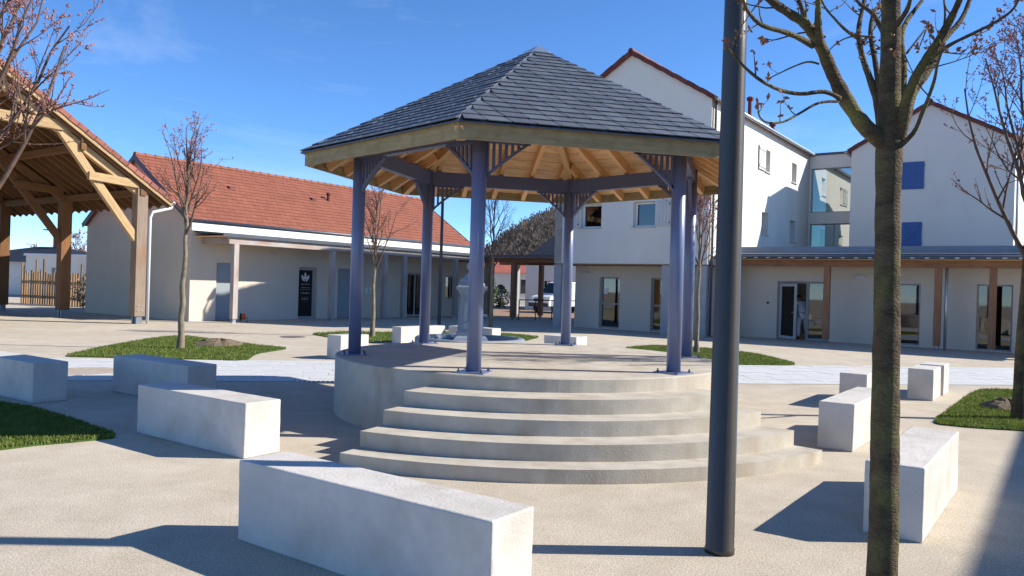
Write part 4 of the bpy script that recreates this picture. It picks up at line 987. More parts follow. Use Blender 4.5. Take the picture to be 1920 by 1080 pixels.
q = MB(); q.box(0.02, 2.40, 13.61, 16.7, 5.40, 5.60); q.build('landing', 'reveal_white', lk)
h2 = empty('gabled_house', NP, TH); tag(h2, 'white gabled house with blue shutters behind the budding trees on the right', 'house')
W2, X2, Y2, EV2, AP2 = 6.45, 2.42, 11.3, 8.40, 10.22
o = wall_mesh(W2, EV2, 0.35, [], gable=AP2).build('wall', 'render_white2', h2); place(o, (X2, Y2, 0))
o = wall_mesh(9.0, EV2, 0.35, []).build('wall', 'render_white2', h2); place(o, (X2 + W2 - 0.001, Y2 + 0.001, 0), FR)
o = wall_mesh(9.0, EV2, 0.35, []).build('wall', 'render_white2', h2); place(o, (X2 + 0.001, Y2 + 9.001, 0), -FR)
gable_roof(h2, W2, 9.0, EV2, AP2, x0=X2, y0=Y2, ov=0.16)
shutter(h2, 2.12 - 0.02, 3.05, 6.52, 7.74, 'shutter_blue', (X2, Y2, 0), 0, 7)
shutter(h2, 2.22, 3.02, 3.95, 5.05, 'shutter_blue', (X2, Y2, 0), 0, 6)
q = MB(); q.tube([(X2 + W2 + 0.10, Y2 + 0.15, EV2 - 0.05), (X2 + W2 + 0.10, Y2 + 0.15, 3.4)], 0.05, 8); q.build('downpipe', 'zinc', h2, smooth=True)

# covered walkway between the two wings
cw = empty('covered_walkway', NP, TH); tag(cw, 'low timber covered walkway linking the red roofed building to the tall house', 'walkway')
slab([(-15.4, 4.0, 3.18), (-6.66, 4.0, 3.18), (-6.66, 8.8, 3.30), (-15.4, 8.8, 3.30)], 0.08, 'roof', 'zinc_dark', cw)
q = MB(); q.box(-15.4, -6.66, 3.968, 3.998, 3.08, 3.21); q.build('fascia', 'zinc_dark', cw)
beam('beam', (-15.4, 4.4, 2.96), (-6.68, 4.4, 2.96), 0.16, 0.22, 'larch', cw); beam('beam', (-15.4, 8.2, 2.96), (-6.68, 8.2, 2.96), 0.16, 0.22, 'larch', cw)
for x, y, m_ in ((-13.15, 4.4, 'larch'), (-11.75, 4.4, 'larch'), (-14.2, 8.2, 'pier_concrete'), (-12.6, 8.2, 'larch'), (-9.0, 8.2, 'larch')): 
    post('post', x, y, 0.12, 2.84, 0.22, m_, cw); q = MB(); q.box(x - 0.06, x + 0.06, y - 0.06, y + 0.06, 0, 0.118); q.build('post_foot', 'steel_grey', cw)
q = MB(); q.bar((-11.45, 4.5, 1.0), (-9.8, 8.0, 1.0), 0.05, 0.05); 
for k in range(5):
    t = k / 4; q.bar((-11.45 + 1.65 * t, 4.5 + 3.5 * t, 0), (-11.45 + 1.65 * t, 4.5 + 3.5 * t, 0.98), 0.04, 0.04)
q.build('railing', 'lamp_paint', cw)

# neighbour to the right, out of the picture, whose eave shades the lower right corner
nb = empty('flat_roofed_building', (11.17, 4.80, 0), TH); tag(nb, 'flat roofed white building just outside the right edge whose shadow fills the corner', 'building')
o = wall_mesh(16.0, 5.38, 0.3, [(2, 3.2, 1, 2.2), (5, 6.2, 1, 2.2), (9, 10.2, 1, 2.2), (12, 13.2, 1, 2.2)]).build('wall', 'render_white', nb); place(o, (0, 7.0, 0), -FR)
for a in (2, 5, 9, 12): window(nb, a, a + 1.2, 1, 2.2, 0.1, 'frame_grey', 'glass_dark', 0.06, mull=1, loc=(0, 7.0, 0), rz=-FR)
o = wall_mesh(7.996, 5.38, 0.3, []).build('wall', 'render_white', nb); place(o, (0.002, -8.999, 0), 0)
o = wall_mesh(7.996, 5.38, 0.3, []).build('wall', 'render_white', nb); place(o, (7.998, 6.999, 0), math.pi)
o = wall_mesh(16.0, 5.38, 0.3, []).build('wall', 'render_white', nb); place(o, (8.0, -9.0, 0), FR)
q = MB(); q.box(0, 8.0, -9.0, 7.0, 5.382, 5.5); q.build('roof', 'zinc_dark', nb)

# ------------------------------------------------------------------ trees
class Tree:
    def __init__(s, seed, bud_r, bud_n):
        s.rng = random.Random(seed); s.wood = MB(); s.twig = MB(); s.bud = MB(); s.bud_r = bud_r; s.bud_n = bud_n
    def addbud(s, p, r=None):
        g = s.rng; r = (r or s.bud_r) * g.uniform(0.6, 1.4); b_ = s.bud; i = len(b_.v)
        for _ in range(g.randint(1, 2)):
            i = len(b_.v); d = Vector((g.gauss(0, 1), g.gauss(0, 1), g.gauss(0.4, 1))).normalized(); o_ = d.orthogonal().normalized(); w = d.cross(o_); c = Vector(p) + d * r * 0.8
            b_.v += [tuple(c - d * r), tuple(c + o_ * r * 0.55), tuple(c + w * r * 0.55), tuple(c - o_ * r * 0.55), tuple(c - w * r * 0.55), tuple(c + d * r * 1.2)]
            b_.f += [(i, i + 2, i + 1), (i, i + 3, i + 2), (i, i + 4, i + 3), (i, i + 1, i + 4), (i + 5, i + 1, i + 2), (i + 5, i + 2, i + 3), (i + 5, i + 3, i + 4), (i + 5, i + 4, i + 1)]
    def limb(s, p, d, L, r, depth, upw=0.25, wig=0.12, kids=5, seg=6):
        g = s.rng; p = Vector(p); d = Vector(d).normalized(); pts = [p.copy()]; rad = [r]; dirs = [d.copy()]
        for k in range(seg):
            d = (d + Vector((g.gauss(0, wig), g.gauss(0, wig), g.gauss(0, wig) + upw * 0.3))).normalized()
            p = p + d * (L / seg); pts.append(p.copy()); rad.append(r * (1 - 0.72 * (k + 1) / seg)); dirs.append(d.copy())
        tgt = s.wood if r > 0.012 else s.twig
        tgt.tube(pts, rad, 6 if r > 0.012 else (4 if r > 0.005 else 3), cap=False)
        if depth <= 0 or depth == 1:
            n = s.bud_n if depth <= 0 else s.bud_n // 2
            for k in range(n):
                t = g.uniform(0.25, 1.0) * seg; i = min(int(t), seg - 1); s.addbud(pts[i].lerp(pts[i + 1], t - i))
            s.addbud(pts[-1])
        if depth > 0:
            for k in range(kids):
                t = g.uniform(0.18, 0.97); i = min(int(t * seg), seg - 1); q = pts[i].lerp(pts[i + 1], t * seg - i); dd = dirs[i]
                side = Vector((g.gauss(0, 1), g.gauss(0, 1), g.gauss(0.1, 0.6))); side = (side - dd * side.dot(dd)).normalized()
                nd = (dd * g.uniform(0.6, 1.0) + side * g.uniform(0.5, 0.95)).normalized()
                s.limb(q, nd, L * g.uniform(0.32, 0.55) * (1.15 - 0.5 * t), max(rad[i] * 0.55, 0.0022), depth - 1, upw, wig, max(2, kids - 1), max(3, seg - 2))
def young_tree(loc, H, fork, seed, label, r=0.06, kids=6, limbs=11, spread=0.55, bud_r=0.022, bud_n=5, lean=(0, 0), bark='bark_far', group='young budding trees on the square', stake=False):
    T = Tree(seed, bud_r, bud_n); g = T.rng; e = empty('young_tree', loc)
    trunk = MB(); pts = []; rad = []; n = 12
    for k in range(n + 1):
        t = k / n; z = t * H * 0.80; pts.append((lean[0] * z + g.gauss(0, 0.012) * (k > 0), lean[1] * z + g.gauss(0, 0.012) * (k > 0), z)); rad.append(r * (1.25 if k == 0 else 1) * (1 - 0.80 * max(0, t) ** 1.1))
    trunk.tube(pts, rad, 10, cap=False); o = trunk.build('trunk', bark, e, smooth=True)
    for k in range(limbs):
        t = k / max(1, limbs - 1); z = fork + (H * 0.78 - fork) * t; i = min(int(z / (H * 0.80) * n), n - 1); p = Vector(pts[i]).lerp(Vector(pts[i + 1]), z / (H * 0.80) * n - i)
        az = k * 2.4 + g.uniform(-.4, .4); tilt = spread * (1.15 - 0.6 * t) * g.uniform(0.8, 1.2)
        d = Vector((math.cos(az) * math.sin(tilt), math.sin(az) * math.sin(tilt), math.cos(tilt)))
        T.limb(p, d, (H - fork) * (0.62 - 0.28 * t) * g.uniform(0.85, 1.15), r * 0.40 * (1 - 0.45 * t), 2, 0.5, 0.10, kids)
    T.limb(Vector(pts[-1]), (0, 0, 1), H * 0.22, r * 0.2, 1, 0.4, 0.06, kids)
    T.wood.f += [tuple(i + len(T.wood.v) for i in f) for f in T.twig.f]; T.wood.v += T.twig.v
    T.wood.build('branches', 'twig', e, smooth=True); bo_ = T.bud.build('buds', 'bud', e); bo_['kind'] = 'stuff'
    return tag(e, label, 'tree', group)
young_tree(gp(338, 655), 5.3, 2.55, 11, 'slim budding tree standing in the grass left of the bandstand', 0.075, 5, 12, 0.42, lean=(0.015, 0), bud_n=3, bud_r=0.018)
young_tree(gp(698, 632), 4.75, 1.95, 12, 'slim budding tree seen behind the two left columns', 0.075, 5, 12, 0.42, bud_n=3, bud_r=0.018)
young_tree(gp(920, 617), 5.6, 2.3, 13, 'slim bare tree just right of the front column, behind the bandstand', 0.08, 6, 12, 0.5, bud_r=0.014, bud_n=3)
young_tree(gp(1306, 662), 4.9, 2.1, 14, 'slim tree half hidden behind the two right columns', 0.065, 6, 10, 0.45)
young_tree(gp(1910, 788), 5.9, 2.0, 18, 'budding tree at the right edge rising from the grass bed', 0.085, 7, 14, 0.55, bud_r=0.015, bud_n=6, lean=(0.02, 0), bark='bark')
young_tree(Vector((-5.95, 8.55, 0)), 6.0, 2.0, 16, 'tree outside the left edge whose budding crown hangs into the upper left corner', 0.085, 7, 16, 0.64, bud_r=0.015, bud_n=7)

# the big tree in the right foreground, limbs followed from the photograph at its own distance
TD = 3.62
bt = empty('budding_tree', (atY(1657, 900, TD).x, TD, 0)); tag(bt, 'nearest tree on the right with thick mossy trunk and spreading budding limbs', 'tree')
TB = bt.location
def tp(x, y, dy=0.0): return atY(x, y, TD + dy) - TB
T = Tree(5, 0.011, 2); g = T.rng
trunk = MB()
tpts = [Vector((0, 0, 0)), Vector((0, 0, 0.12))] + [tp(x, y) for x, y in ((1657, 1000), (1659, 860), (1661, 720), (1663, 580), (1664, 460), (1665, 360), (1667, 290), (1668, 250), (1668, 180), (1670, 90), (1671, 0), (1674, -120), (1672, -260), (1678, -420), (1676, -560))]
trad = [0.88 * r_ for r_ in [0.088, 0.079, 0.0735, 0.071, 0.068, 0.065, 0.062, 0.061, 0.066, 0.064, 0.054, 0.050, 0.046, 0.040, 0.031, 0.022, 0.010]]
def densify(pts, rad, k):
    P, Q = [], []
    for i in range(len(pts) - 1):
        for j in range(k): P.append(Vector(pts[i]).lerp(Vector(pts[i + 1]), j / k)); Q.append(rad[i] + (rad[i + 1] - rad[i]) * j / k)
    return P + [Vector(pts[-1])], Q + [rad[-1]]
P, Q = densify(tpts, trad, 8); base = len(trunk.v); trunk.tube(P, Q, 26)
from mathutils import noise as mn
for j, v in enumerate(trunk.v):
    v = Vector(v); rg = j // 26; c = P[min(rg, len(P) - 1)]; d = Vector((v.x - c.x, v.y - c.y, 0))
    nn = mn.noise(v * 9) * 0.05 + mn.noise(Vector((v.x * 30, v.y * 30, v.z * 70))) * 0.028 + mn.noise(Vector((v.x * 60, v.y * 60, v.z * 120))) * 0.02
    trunk.v[j] = tuple(v + d * nn)
trunk.build('trunk', 'bark', bt, smooth=True)
limbs = [  # pixel polyline, depth offsets, start radius (m)
 ([(1652, 265), (1620, 235), (1588, 190), (1562, 140), (1545, 100), (1532, 75), (1510, 45), (1480, 25), (1445, 0), (1410, -40), (1380, -110)], (0, -.5), 0.036),
 ([(1538, 88), (1534, 40), (1534, 0), (1530, -60), (1520, -130)], (-.3, -.4), 0.017),
 ([(1524, 86), (1500, 72), (1470, 60), (1430, 48), (1405, 25), (1392, -5), (1380, -50)], (-.3, -.6), 0.014),
 ([(1510, 45), (1505, 20), (1492, -20), (1480, -80)], (-.3, -.2), 0.014),
 ([(1575, 185), (1545, 172), (1500, 176), (1460, 168), (1425, 150), (1395, 125), (1375, 103), (1360, 85)], (-.15, -.4), 0.010),
 ([(1572, 190), (1535, 193), (1500, 212), (1470, 228), (1440, 230), (1424, 218), (1421, 195)], (-.15, -.5), 0.0065),
 ([(1548, 70), (1530, 60), (1500, 62), (1470, 70), (1450, 75), (1435, 72)], (-.15, -.1), 0.005),
 ([(1536, 120), (1515, 116), (1490, 124), (1460, 138), (1440, 148)], (-.15, -.1), 0.005),
 ([(1660, 285), (1650, 230), (1645, 190), (1632, 150), (1618, 110), (1610, 70), (1612, 40), (1620, 0), (1622, -60)], (0, .35), 0.022),
 ([(1662, 260), (1648, 160), (1640, 110), (1632, 60), (1640, 20), (1655, 0), (1650, -70)], (.02, .5), 0.016),
 ([(1676, 290), (1690, 240), (1700, 190), (1715, 150), (1735, 115), (1755, 85), (1775, 50), (1795, 10), (1810, -30), (1830, -90)], (0, -.35), 0.030),
 ([(1680, 285), (1698, 220), (1712, 175), (1735, 140), (1755, 110), (1770, 75), (1800, 40), (1818, 0), (1832, -60)], (0, .35), 0.026),
 ([(1684, 275), (1690, 200), (1694, 130), (1690, 70), (1700, 40), (1718, 15), (1735, -10), (1750, -60)], (.02, .5), 0.020),
 ([(1676, 285), (1712, 250), (1728, 215), (1742, 180), (1752, 150), (1758, 120), (1768, 90)], (-.03, -.25), 0.011),
 ([(1700, 100), (1722, 72), (1736, 55), (1724, 88)], (.2, .3), 0.006),
 ([(1745, 110), (1780, 85), (1820, 65), (1860, 45), (1895, 22), (1910, 0)], (-.2, -.4), 0.009),
 ([(1755, 95), (1790, 100), (1815, 100), (1832, 90)], (.1, .3), 0.005),
 ([(1620, 80), (1590, 60), (1565, 35), (1545, 10), (1530, -30)], (.2, .6), 0.009),
 ([(1640, 70), (1600, 68), (1570, 80), (1550, 100)], (.1, .4), 0.005),
 ([(1665, 80), (1640, 30), (1610, 5), (1590, -30)], (.05, .3), 0.014),
 ([(1672, 60), (1700, 20), (1712, -20), (1735, -80)], (0, -.3), 0.014),
 ([(1752, 105), (1768, 60), (1772, 20), (1765, -30)], (-.2, -.2), 0.007)]
for pl, (d0, d1), r0 in limbs:
    n = len(pl); pts = [tp(x, y, d0 + (d1 - d0) * k / (n - 1)) for k, (x, y) in enumerate(pl)]; rad = [r0 * (1 - 0.70 * k / (n - 1)) for k in range(n)]
    if r0 < 0.012: rad = [r0 * (1 - 0.55 * k / (n - 1)) for k in range(n)]
    # smooth the polyline with a Catmull-Rom pass
    S, SQ = [], []
    for i in range(n - 1):
        p0, p1, p2, p3 = pts[max(i - 1, 0)], pts[i], pts[i + 1], pts[min(i + 2, n - 1)]
        for j in range(4):
            t = j / 4; S.append(0.5 * ((2 * p1) + (-p0 + p2) * t + (2 * p0 - 5 * p1 + 4 * p2 - p3) * t * t + (-p0 + 3 * p1 - 3 * p2 + p3) * t ** 3)); SQ.append(rad[i] + (rad[i + 1] - rad[i]) * t)
    S.append(pts[-1]); SQ.append(rad[-1]); SQ = [q_ * g.uniform(0.93, 1.10) for q_ in SQ]
    (T.wood if r0 > 0.008 else T.twig).tube(S, SQ, 10 if r0 > 0.015 else 7, cap=True)
    Ln = sum((S[i + 1] - S[i]).length for i in range(len(S) - 1))
    for k in range(int(Ln * (5.0 if r0 > 0.008 else 6.0))):
        i = g.randint(len(S) // 3, len(S) - 2); dd = (S[i + 1] - S[i]).normalized(); sd = Vector((g.gauss(0, 1), g.gauss(0, 1), g.gauss(0.5, 0.6))); sd = (sd - dd * sd.dot(dd)).normalized()
        nd = (dd * g.uniform(0.3, 0.9) + sd).normalized(); lnk = g.uniform(0.05, 0.30) if r0 > 0.008 else g.uniform(0.03, 0.12)
        T.limb(S[i], nd, lnk * (1.3 if k % 3 == 0 and r0 > 0.008 else 1), min(0.0042, SQ[i] * 0.6), 1 if (k % 3 == 0 and r0 > 0.008) else 0, 0.35, 0.14, 3, 5)
    e_ = S[-1]
    for k in range(5): T.addbud(e_ + Vector((g.gauss(0, .008), g.gauss(0, .008), g.gauss(0, .008))), 0.012)
T.wood.f += [tuple(i + len(T.wood.v) for i in f) for f in T.twig.f]; T.wood.v += T.twig.v
T.wood.build('branches', 'bark', bt, smooth=True); o = T.bud.build('buds', 'bud_near', bt); o['kind'] = 'stuff'

# ------------------------------------------------------------------ person in the doorway
def skin_obj(name, verts, edges, radii, material, parent, root=0, sub=2):
    me = bpy.data.meshes.new(name); me.from_pydata([tuple(v) for v in verts], edges, []); me.update(); me.materials.append(MATS[material])
    o = bpy.data.objects.new(name, me); COL.objects.link(o); o.parent = parent
    md = o.modifiers.new('skin', 'SKIN'); md.use_smooth_shade = True
    for i, r in enumerate(radii):
        sv = me.skin_vertices[0].data[i]; sv.radius = (r, r) if not isinstance(r, tuple) else r; sv.use_root = (i == root)
    sd = o.modifiers.new('sub', 'SUBSURF'); sd.levels = sub; sd.render_levels = sub
    return o
pp = NP + E2 * 2.80 + E1 * 2.32
pe = empty('person', (pp.x, pp.y, 0.016), TH + R(128)); tag(pe, 'person in white top and trousers bending forward in the open glazed doorway', 'person')
# local: x forward (towards the door leaf), y left, z up
B = [(-0.03, 0, 0.92), (0.03, 0, 1.10), (0.12, 0, 1.27), (0.20, 0, 1.37), (0.26, 0, 1.43), (0.325, 0, 1.475), (0.355, 0, 1.54),
     (-0.03, 0.10, 0.87), (0.07, 0.11, 0.48), (0.04, 0.11, 0.09), (0.17, 0.12, 0.035),
     (-0.03, -0.10, 0.87), (-0.08, -0.13, 0.48), (-0.20, -0.15, 0.10), (-0.08, -0.16, 0.035),
     (0.17, 0.19, 1.34), (0.25, 0.25, 1.09), (0.42, 0.21, 0.97), (0.50, 0.19, 0.95),
     (0.17, -0.19, 1.34), (0.21, -0.26, 1.08), (0.34, -0.23, 0.92), (0.40, -0.21, 0.88)]
Ed = [(0, 1), (1, 2), (2, 3), (3, 4), (4, 5), (5, 6), (0, 7), (7, 8), (8, 9), (9, 10), (0, 11), (11, 12), (12, 13), (13, 14), (3, 15), (15, 16), (16, 17), (17, 18), (3, 19), (19, 20), (20, 21), (21, 22)]
Rd = [(0.12, 0.10), (0.115, 0.095), (0.13, 0.10), (0.10, 0.08), 0.05, 0.085, 0.075, 0.085, 0.06, 0.042, 0.04, 0.085, 0.06, 0.042, 0.04, 0.06, 0.046, 0.034, 0.03, 0.06, 0.046, 0.034, 0.03]
skin_obj('body', B, Ed, Rd, 'skin', pe)
ti = [0, 1, 2, 3, 15, 16, 17, 19, 20, 21]; mp_ = {v: i for i, v in enumerate(ti)}
skin_obj('shirt', [B[i] for i in ti], [(mp_[a], mp_[c]) for a, c in Ed if a in mp_ and c in mp_], [(0.205, 0.17), (0.195, 0.165), (0.205, 0.165), (0.165, 0.12), 0.10, 0.078, 0.055, 0.10, 0.078, 0.055], 'cloth_white', pe)
ti = [0, 7, 8, 9, 11, 12, 13]; mp_ = {v: i for i, v in enumerate(ti)}
skin_obj('trousers', [B[i] for i in ti], [(mp_[a], mp_[c]) for a, c in Ed if a in mp_ and c in mp_], [(0.17, 0.15), 0.125, 0.098, 0.08, 0.125, 0.098, 0.08], 'cloth_white', pe)
for k in (9, 13):
    v = Vector(B[k]); q = MB(); q.hexa([(v.x - 0.09, v.y - 0.045, 0), (v.x + 0.18, v.y - 0.04, 0), (v.x + 0.18, v.y + 0.04, 0), (v.x - 0.09, v.y + 0.045, 0)], [(v.x - 0.08, v.y - 0.04, 0.10), (v.x + 0.13, v.y - 0.03, 0.055), (v.x + 0.13, v.y + 0.03, 0.055), (v.x - 0.08, v.y + 0.04, 0.10)]); q.build('shoe', 'black_plastic', pe, bevel=0.015)
for sy in (1, -1):
    hb = Vector(B[18] if sy > 0 else B[22]); q = MB()
    for k in range(4): q.tube([hb + Vector((0.02, -0.03 + 0.02 * k, 0)), hb + Vector((0.065, -0.03 + 0.02 * k, -0.012)), hb + Vector((0.09 + 0.006 * (k % 2), -0.03 + 0.02 * k, -0.045))], [0.009, 0.009, 0.007], 6)
    q.tube([hb + Vector((0.0, -0.035 * sy, 0)), hb + Vector((0.04, -0.055 * sy, -0.02))], [0.010, 0.008], 6); q.build('fingers', 'skin', pe, smooth=True)
hc = Vector((0.33, 0, 1.505)); q = MB()
for k in range(7):
    ph = -0.1 + k / 6 * 1.67; 
q.lathe([(0.102 * math.cos(a), 0.118 * math.sin(a)) for a in [(-0.15 + k / 7 * 1.70) for k in range(8)]], 16); o = q.build('hair', 'hair_dark', pe, smooth=True); o.location = hc + Vector((-0.012, 0, 0.015)); o.rotation_euler = (0, R(28), 0)
q = MB(); q.lathe([(0.012, -0.02), (0.016, -0.008), (0.008, 0.02)], 8); o = q.build('nose', 'skin', pe, smooth=True); o.location = hc + Vector((0.095, 0, -0.035)); o.rotation_euler = (0, R(28), 0)

# ------------------------------------------------------------------ white van beyond the walkway
vn = empty('van', (3.5, 52.0, 0), R(-138)); tag(vn, 'white van parked beyond the covered walkway', 'van')
prof = [(-2.3, 0.45), (-2.3, 1.95), (-2.2, 2.05), (0.55, 2.05), (0.75, 1.98), (1.45, 1.25), (2.25, 1.05), (2.38, 0.85), (2.38, 0.45)]
q = MB(); q.hexa([(x, -0.92, z) for x, z in prof], [(x, 0.92, z) for x, z in prof])
for j, v in enumerate(q.v):
    if v[2] > 1.2: q.v[j] = (v[0], v[1] * 0.90, v[2])
vb = q.build('body', 'van_white', vn, bevel=0.05)
q = MB(); q.hexa([(0.80, -0.70, 1.95), (0.80, 0.70, 1.95), (1.43, 0.78, 1.30), (1.43, -0.78, 1.30)], [(0.83, -0.70, 1.97), (0.83, 0.70, 1.97), (1.46, 0.78, 1.32), (1.46, -0.78, 1.32)]); q.build('windscreen', 'panel_black', vn)
for sy in (-1, 1):
    q = MB(); q.hexa([(-0.1, sy * 0.845, 1.30), (1.18, sy * 0.845, 1.30), (0.70, sy * 0.83, 1.85), (-0.1, sy * 0.83, 1.85)], [(-0.1, sy * 0.87, 1.30), (1.18, sy * 0.87, 1.30), (0.70, sy * 0.85, 1.85), (-0.1, sy * 0.85, 1.85)]); q.build('side_window', 'glass_dark', vn)
    q = MB(); q.box(2.28, 2.40, sy * 0.62 - 0.14, sy * 0.62 + 0.14, 0.80, 0.98); q.build('headlight', 'lens_white', vn)
    q = MB(); q.box(1.05, 1.2, sy * 0.98 - 0.07, sy * 0.98 + 0.07, 1.25, 1.48); q.build('mirror', 'black_plastic', vn)
    for wx in (-1.5, 1.6):
        q = MB(); q.tube([(wx, sy * 0.70, 0.34), (wx, sy * 0.935, 0.34)], 0.34, 20); wo_ = q.build('wheel', 'tyre', vn)
        q = MB(); q.tube([(wx, sy * 0.93, 0.34), (wx, sy * 0.945, 0.34)], 0.20, 14); q.build('rim', 'zinc', wo_)
q = MB(); q.box(2.30, 2.46, -0.88, 0.88, 0.42, 0.66); q.build('bumper', 'black_plastic', vn, bevel=0.03)
q = MB(); q.box(2.385, 2.42, -0.42, 0.42, 0.76, 0.94); q.build('grille', 'black_plastic', vn)
q = MB(); q.box(-0.5, 0.3, -0.5, 0.5, 2.06, 2.11); q.build('roof_rack', 'zinc_dark', vn)

# ------------------------------------------------------------------ beyond the square
q = MB(); q.poly([(-4.5, 43.5, 0.004), (9, 40.5, 0.004), (14, 60, 0.004), (-4, 62, 0.004)]); tag(q.build('yard', 'tarmac_brown'), kind='structure')
def far_house(name, loc, rz, w, d, ev, ap, label, wallm='render_white', roofm='far_slate', hip=0.0, cat='house', wins=()):
    e = empty(name, loc, rz); tag(e, label, cat)
    o = wall_mesh(w, ev, 0.3, [(a, a + ww, z, z + hh) for a, ww, z, hh in wins], gable=None).build('wall', wallm, e); place(o, (-w / 2, -d / 2, 0))
    for a, ww, z, hh in wins: window(e, a, a + ww, z, z + hh, 0.1, 'reveal_white', 'glass_dark', 0.06, mull=1, loc=(-w / 2, -d / 2, 0))
    o = wall_mesh(w, ev, 0.3, []).build('wall', wallm, e); place(o, (w / 2, d / 2, 0), math.pi)
    for s1 in (1, -1):
        o = wall_mesh(d - 0.6, ev, 0.3, []).build('wall', wallm, e); place(o, (s1 * (w / 2 - 0.002), -s1 * (d / 2 - 0.3), 0), s1 * FR)
    ov = 0.35; x, y = w / 2 + ov, d / 2 + ov; hx = max(0.01, x - hip)
    q = MB(); B_ = [(-x, -y, ev + 0.002), (x, -y, ev + 0.002), (x, y, ev + 0.002), (-x, y, ev + 0.002)]; r0, r1 = (-hx, 0, ap), (hx, 0, ap)
    q.poly(B_[::-1]); q.poly([B_[0], B_[1], r1, r0]); q.poly([B_[2], B_[3], r0, r1]); q.poly([B_[1], B_[2], r1]); q.poly([B_[3], B_[0], r0]); rf = q.build('roof', roofm, e)
    q = MB(); q.box(hx * 0.4, hx * 0.4 + 0.7, -0.35, 0.35, ap - 0.7, ap + 0.8); q.build('chimney', 'far_red', rf)
    return e
far_house('far_house', (6.9, 62.0, 0), R(-5), 11, 10, 3.6, 8.0, 'far house with dark slate roof partly hidden by the tall house', hip=5.0, wins=((1, 1.2, 1, 1.2), (4, 1.2, 1, 1.2)))
far_house('far_house', (0.6, 76, 0), R(8), 13, 9, 2.9, 4.3, 'far white house with red roof seen under the covered walkway', roofm='far_red', wins=((2, 1.2, 1, 1.4), (6, 1.2, 1, 1.4), (9.5, 1.2, 1, 1.4)))
far_house('bungalow', (-36.5, 62, 0), R(-10), 11, 9, 2.4, 3.7, 'white bungalow with low slate roof beyond the timber hall', hip=4.6, wins=((7, 0.9, 0.1, 2.1), (9, 1.0, 0.9, 1.2)))
fa = empty('flat_annex', (-24.5, 50.5, 0), R(-12)); tag(fa, 'low white flat roofed building behind the wooden palisade', 'building')
o = wall_mesh(13, 2.75, 0.3, [(2.0, 1.2 + 2.0, 0.8, 2.0), (5.5, 7.3, 0.9, 2.1), (10.5, 11.5, 0.5, 2.2)]).build('wall', 'render_white', fa); place(o, (-8, 0, 0))
for a, c, z0, z1 in ((2.0, 3.2, 0.8, 2.0), (5.5, 7.3, 0.9, 2.1), (10.5, 11.5, 0.5, 2.2)): window(fa, a, c, z0, z1, 0.1, 'door_grey', 'glass_dark', 0.08, mull=1, loc=(-8, 0, 0))
q = MB(); q.box(-8.1, 5.1, -0.1, 6, 2.752, 2.90); q.build('roof', 'lens_white', fa)
o = wall_mesh(5.7, 2.75, 0.3, []).build('wall', 'render_white', fa); place(o, (5, 0.301, 0), FR)
# palisade of split planks
pf = empty('palisade_fence', (0, 0, 0)); tag(pf, 'fence of upright split wooden planks seen between the hall posts', 'fence')
pr = random.Random(4); A, Bp = atY(40, 500, 41.5), atY(160, 500, 38.5); A.z = 0; Bp.z = 0; d = (Bp - A); nP = 26; dn = d.normalized(); nv = Vector((-dn.y, dn.x, 0))
for k in range(nP):
    c = A + d * ((k + 0.5) / nP); hgt = pr.uniform(1.55, 1.8) + (0.55 if k % 9 in (0, 6) else 0); w = pr.uniform(0.11, 0.16)
    q = MB(); ln = pr.uniform(-.05, .05); 
    q.hexa([(0, -w / 2, -0.02), (0, w / 2, -0.02), (0, w / 2, 0.02), (0, -w / 2, 0.02)], [(hgt, -w / 2 * .8 + ln, -0.02), (hgt + pr.uniform(-.06, .06), w / 2 * .8 + ln, -0.02), (hgt, w / 2 * .8 + ln, 0.02), (hgt, -w / 2 * .8 + ln, 0.02)])
    M = Matrix((Vector((0, 0, 1)), dn, Vector((0, 0, 1)).cross(dn))).transposed().to_4x4(); M.translation = c; inst('plank', q.mesh('plank', 'palisade'), pf, M)
for zz in (0.45, 1.2): beam('rail', A + nv * 0.06 + Vector((0, 0, zz)), Bp + nv * 0.06 + Vector((0, 0, zz)), 0.05, 0.09, 'palisade', pf)
# hedge, shrubs and bare trees far off
def shrub(name, loc, rx, rz, n, material, label, seed, leaf=0.09, cat='shrub', rzmin=0.05):
    g = random.Random(seed); e = empty(name, loc); q = MB()
    for _ in range(n):
        a = g.random() * 6.283; rr = g.random() ** 0.5; zz = g.random(); rad_ = rx * rr * math.sin(math.pi * min(0.95, 0.15 + zz * 0.8)) ; c = Vector((rad_ * math.cos(a), rad_ * math.sin(a), rzmin + zz * rz))
        u = Vector((g.gauss(0, 1), g.gauss(0, 1), g.gauss(0, 1))).normalized(); w = u.orthogonal().normalized(); s1 = leaf * g.uniform(.5, 1.3); q.poly([c - u * s1, c + w * s1 * .5, c + u * s1, c - w * s1 * .5])
    q.build('foliage', material, e)
    q = MB()
    for k in range(7): q.tube([(0, 0, 0), (g.uniform(-.3, .3) * rx, g.uniform(-.3, .3) * rx, rz * 0.5), (g.uniform(-.7, .7) * rx, g.uniform(-.7, .7) * rx, rz * 0.85)], [0.03, 0.02, 0.008], 5)
    q.build('stems', 'twig', e); return tag(e, label, cat)
shrub('shrub', (-2.1, 55, 0), 1.2, 2.9, 1500, 'hedge', 'green shrub beyond the covered walkway, left of the van', 21)
shrub('shrub', (-0.9, 60, 0), 0.9, 1.7, 900, 'hedge', 'smaller green shrub behind the walkway posts', 22)
shrub('shrub', (-26.5, 36.6, 0), 0.45, 0.7, 400, 'hedge', 'low dark shrub at the foot of the palisade', 23)
shrub('shrub', (-19.9, 37.2, 0), 0.9, 1.7, 1000, 'dry_brush', 'brown dry shrub between hall post and low building', 24, 0.07)
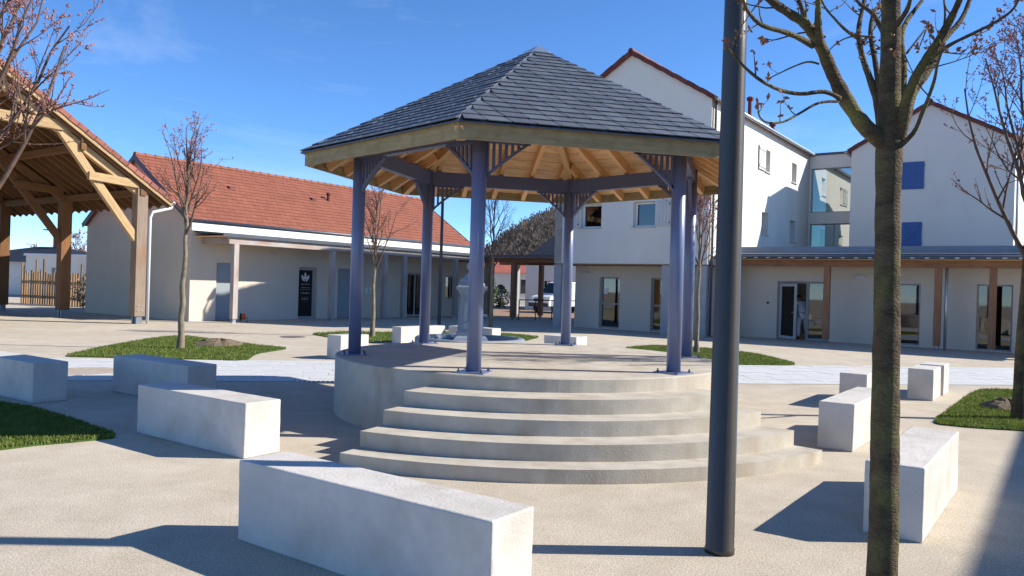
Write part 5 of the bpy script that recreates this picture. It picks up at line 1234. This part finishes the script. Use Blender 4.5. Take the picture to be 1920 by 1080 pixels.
for k, (px, Yd, hh) in enumerate(((140, 70, 5.2), (108, 80, 4.4), (60, 95, 4.8), (152, 75, 4.0))):
    p = atY(px, 500, Yd); p.z = 0
    young_tree(p, hh, 1.2, 30 + k, ('brown bare tree', 'second bare tree', 'faint bare tree', 'small bare tree')[k] + (' beside the gable of the low building', ' behind a hall post, beyond the palisade', ' far behind the bungalow roof', ' low behind the white annex')[k], 0.12, 5, 9, 0.6, bud_r=0.05, bud_n=3, group='bare trees beyond the palisade')
# wooded hill
hl = MB(); NX, NY = 40, 10
def hillz(x, y):
    t = (x + 40) / 90.0; ridge = 30 * max(0, math.sin(max(0, min(1, (x + 18) / 110)) * math.pi)) ** 0.8; k = max(0, 1 - ((y - 300) / 95) ** 2); return ridge * k - 0.5 + 1.5 * mn.noise(Vector((x / 17, y / 17, 0)))
for i in range(NX):
    for j in range(NY):
        xs = [-60 + 200 * (i + a) / NX for a in (0, 1)]; ys = [205 + 190 * (j + a) / NY for a in (0, 1)]
        hl.quad(*[(x, y, hillz(x, y)) for x, y in ((xs[0], ys[0]), (xs[1], ys[0]), (xs[1], ys[1]), (xs[0], ys[1]))])
tag(hl.build('hill', 'hill_soil', smooth=True), kind='structure')
g = random.Random(9); q = MB()
for _ in range(3600):
    x = g.uniform(-30, 60); y = g.uniform(215, 305); z = hillz(x, y)
    if z < 0.5 and g.random() < 0.6: continue
    hgt = g.uniform(4, 7.5); wd = g.uniform(1.6, 3.0)
    for _k in range(20):
        c = Vector((x + g.gauss(0, wd * .5), y + g.gauss(0, wd * .5), z + hgt * g.uniform(0.25, 1.0))); u = Vector((g.gauss(0, .4), g.gauss(0, .4), 1)).normalized(); w = Vector((g.gauss(0, 1), g.gauss(0, .4), 0)).normalized(); s1 = g.uniform(.28, .7)
        q.poly([c - u * s1, c + w * s1 * .45, c + u * s1 * 1.2, c - w * s1 * .45])
fw_m = MATS['far_wood']; FN, FL = fw_m.node_tree.nodes, fw_m.node_tree.links; fb_ = FN['Principled BSDF']; ft = FN.new('ShaderNodeBsdfTranslucent'); fm_ = FN.new('ShaderNodeMixShader'); fm_.inputs['Fac'].default_value = 0.5
FL.new(fb_.inputs['Base Color'].links[0].from_socket, ft.inputs['Color']); FL.new(fb_.outputs['BSDF'], fm_.inputs[1]); FL.new(ft.outputs['BSDF'], fm_.inputs[2]); FL.new(fm_.outputs['Shader'], FN['Material Output'].inputs['Surface'])
tag(q.build('hillside_wood', 'far_wood'), 'brown leafless wood covering the far hillside', 'wood', kind='stuff')
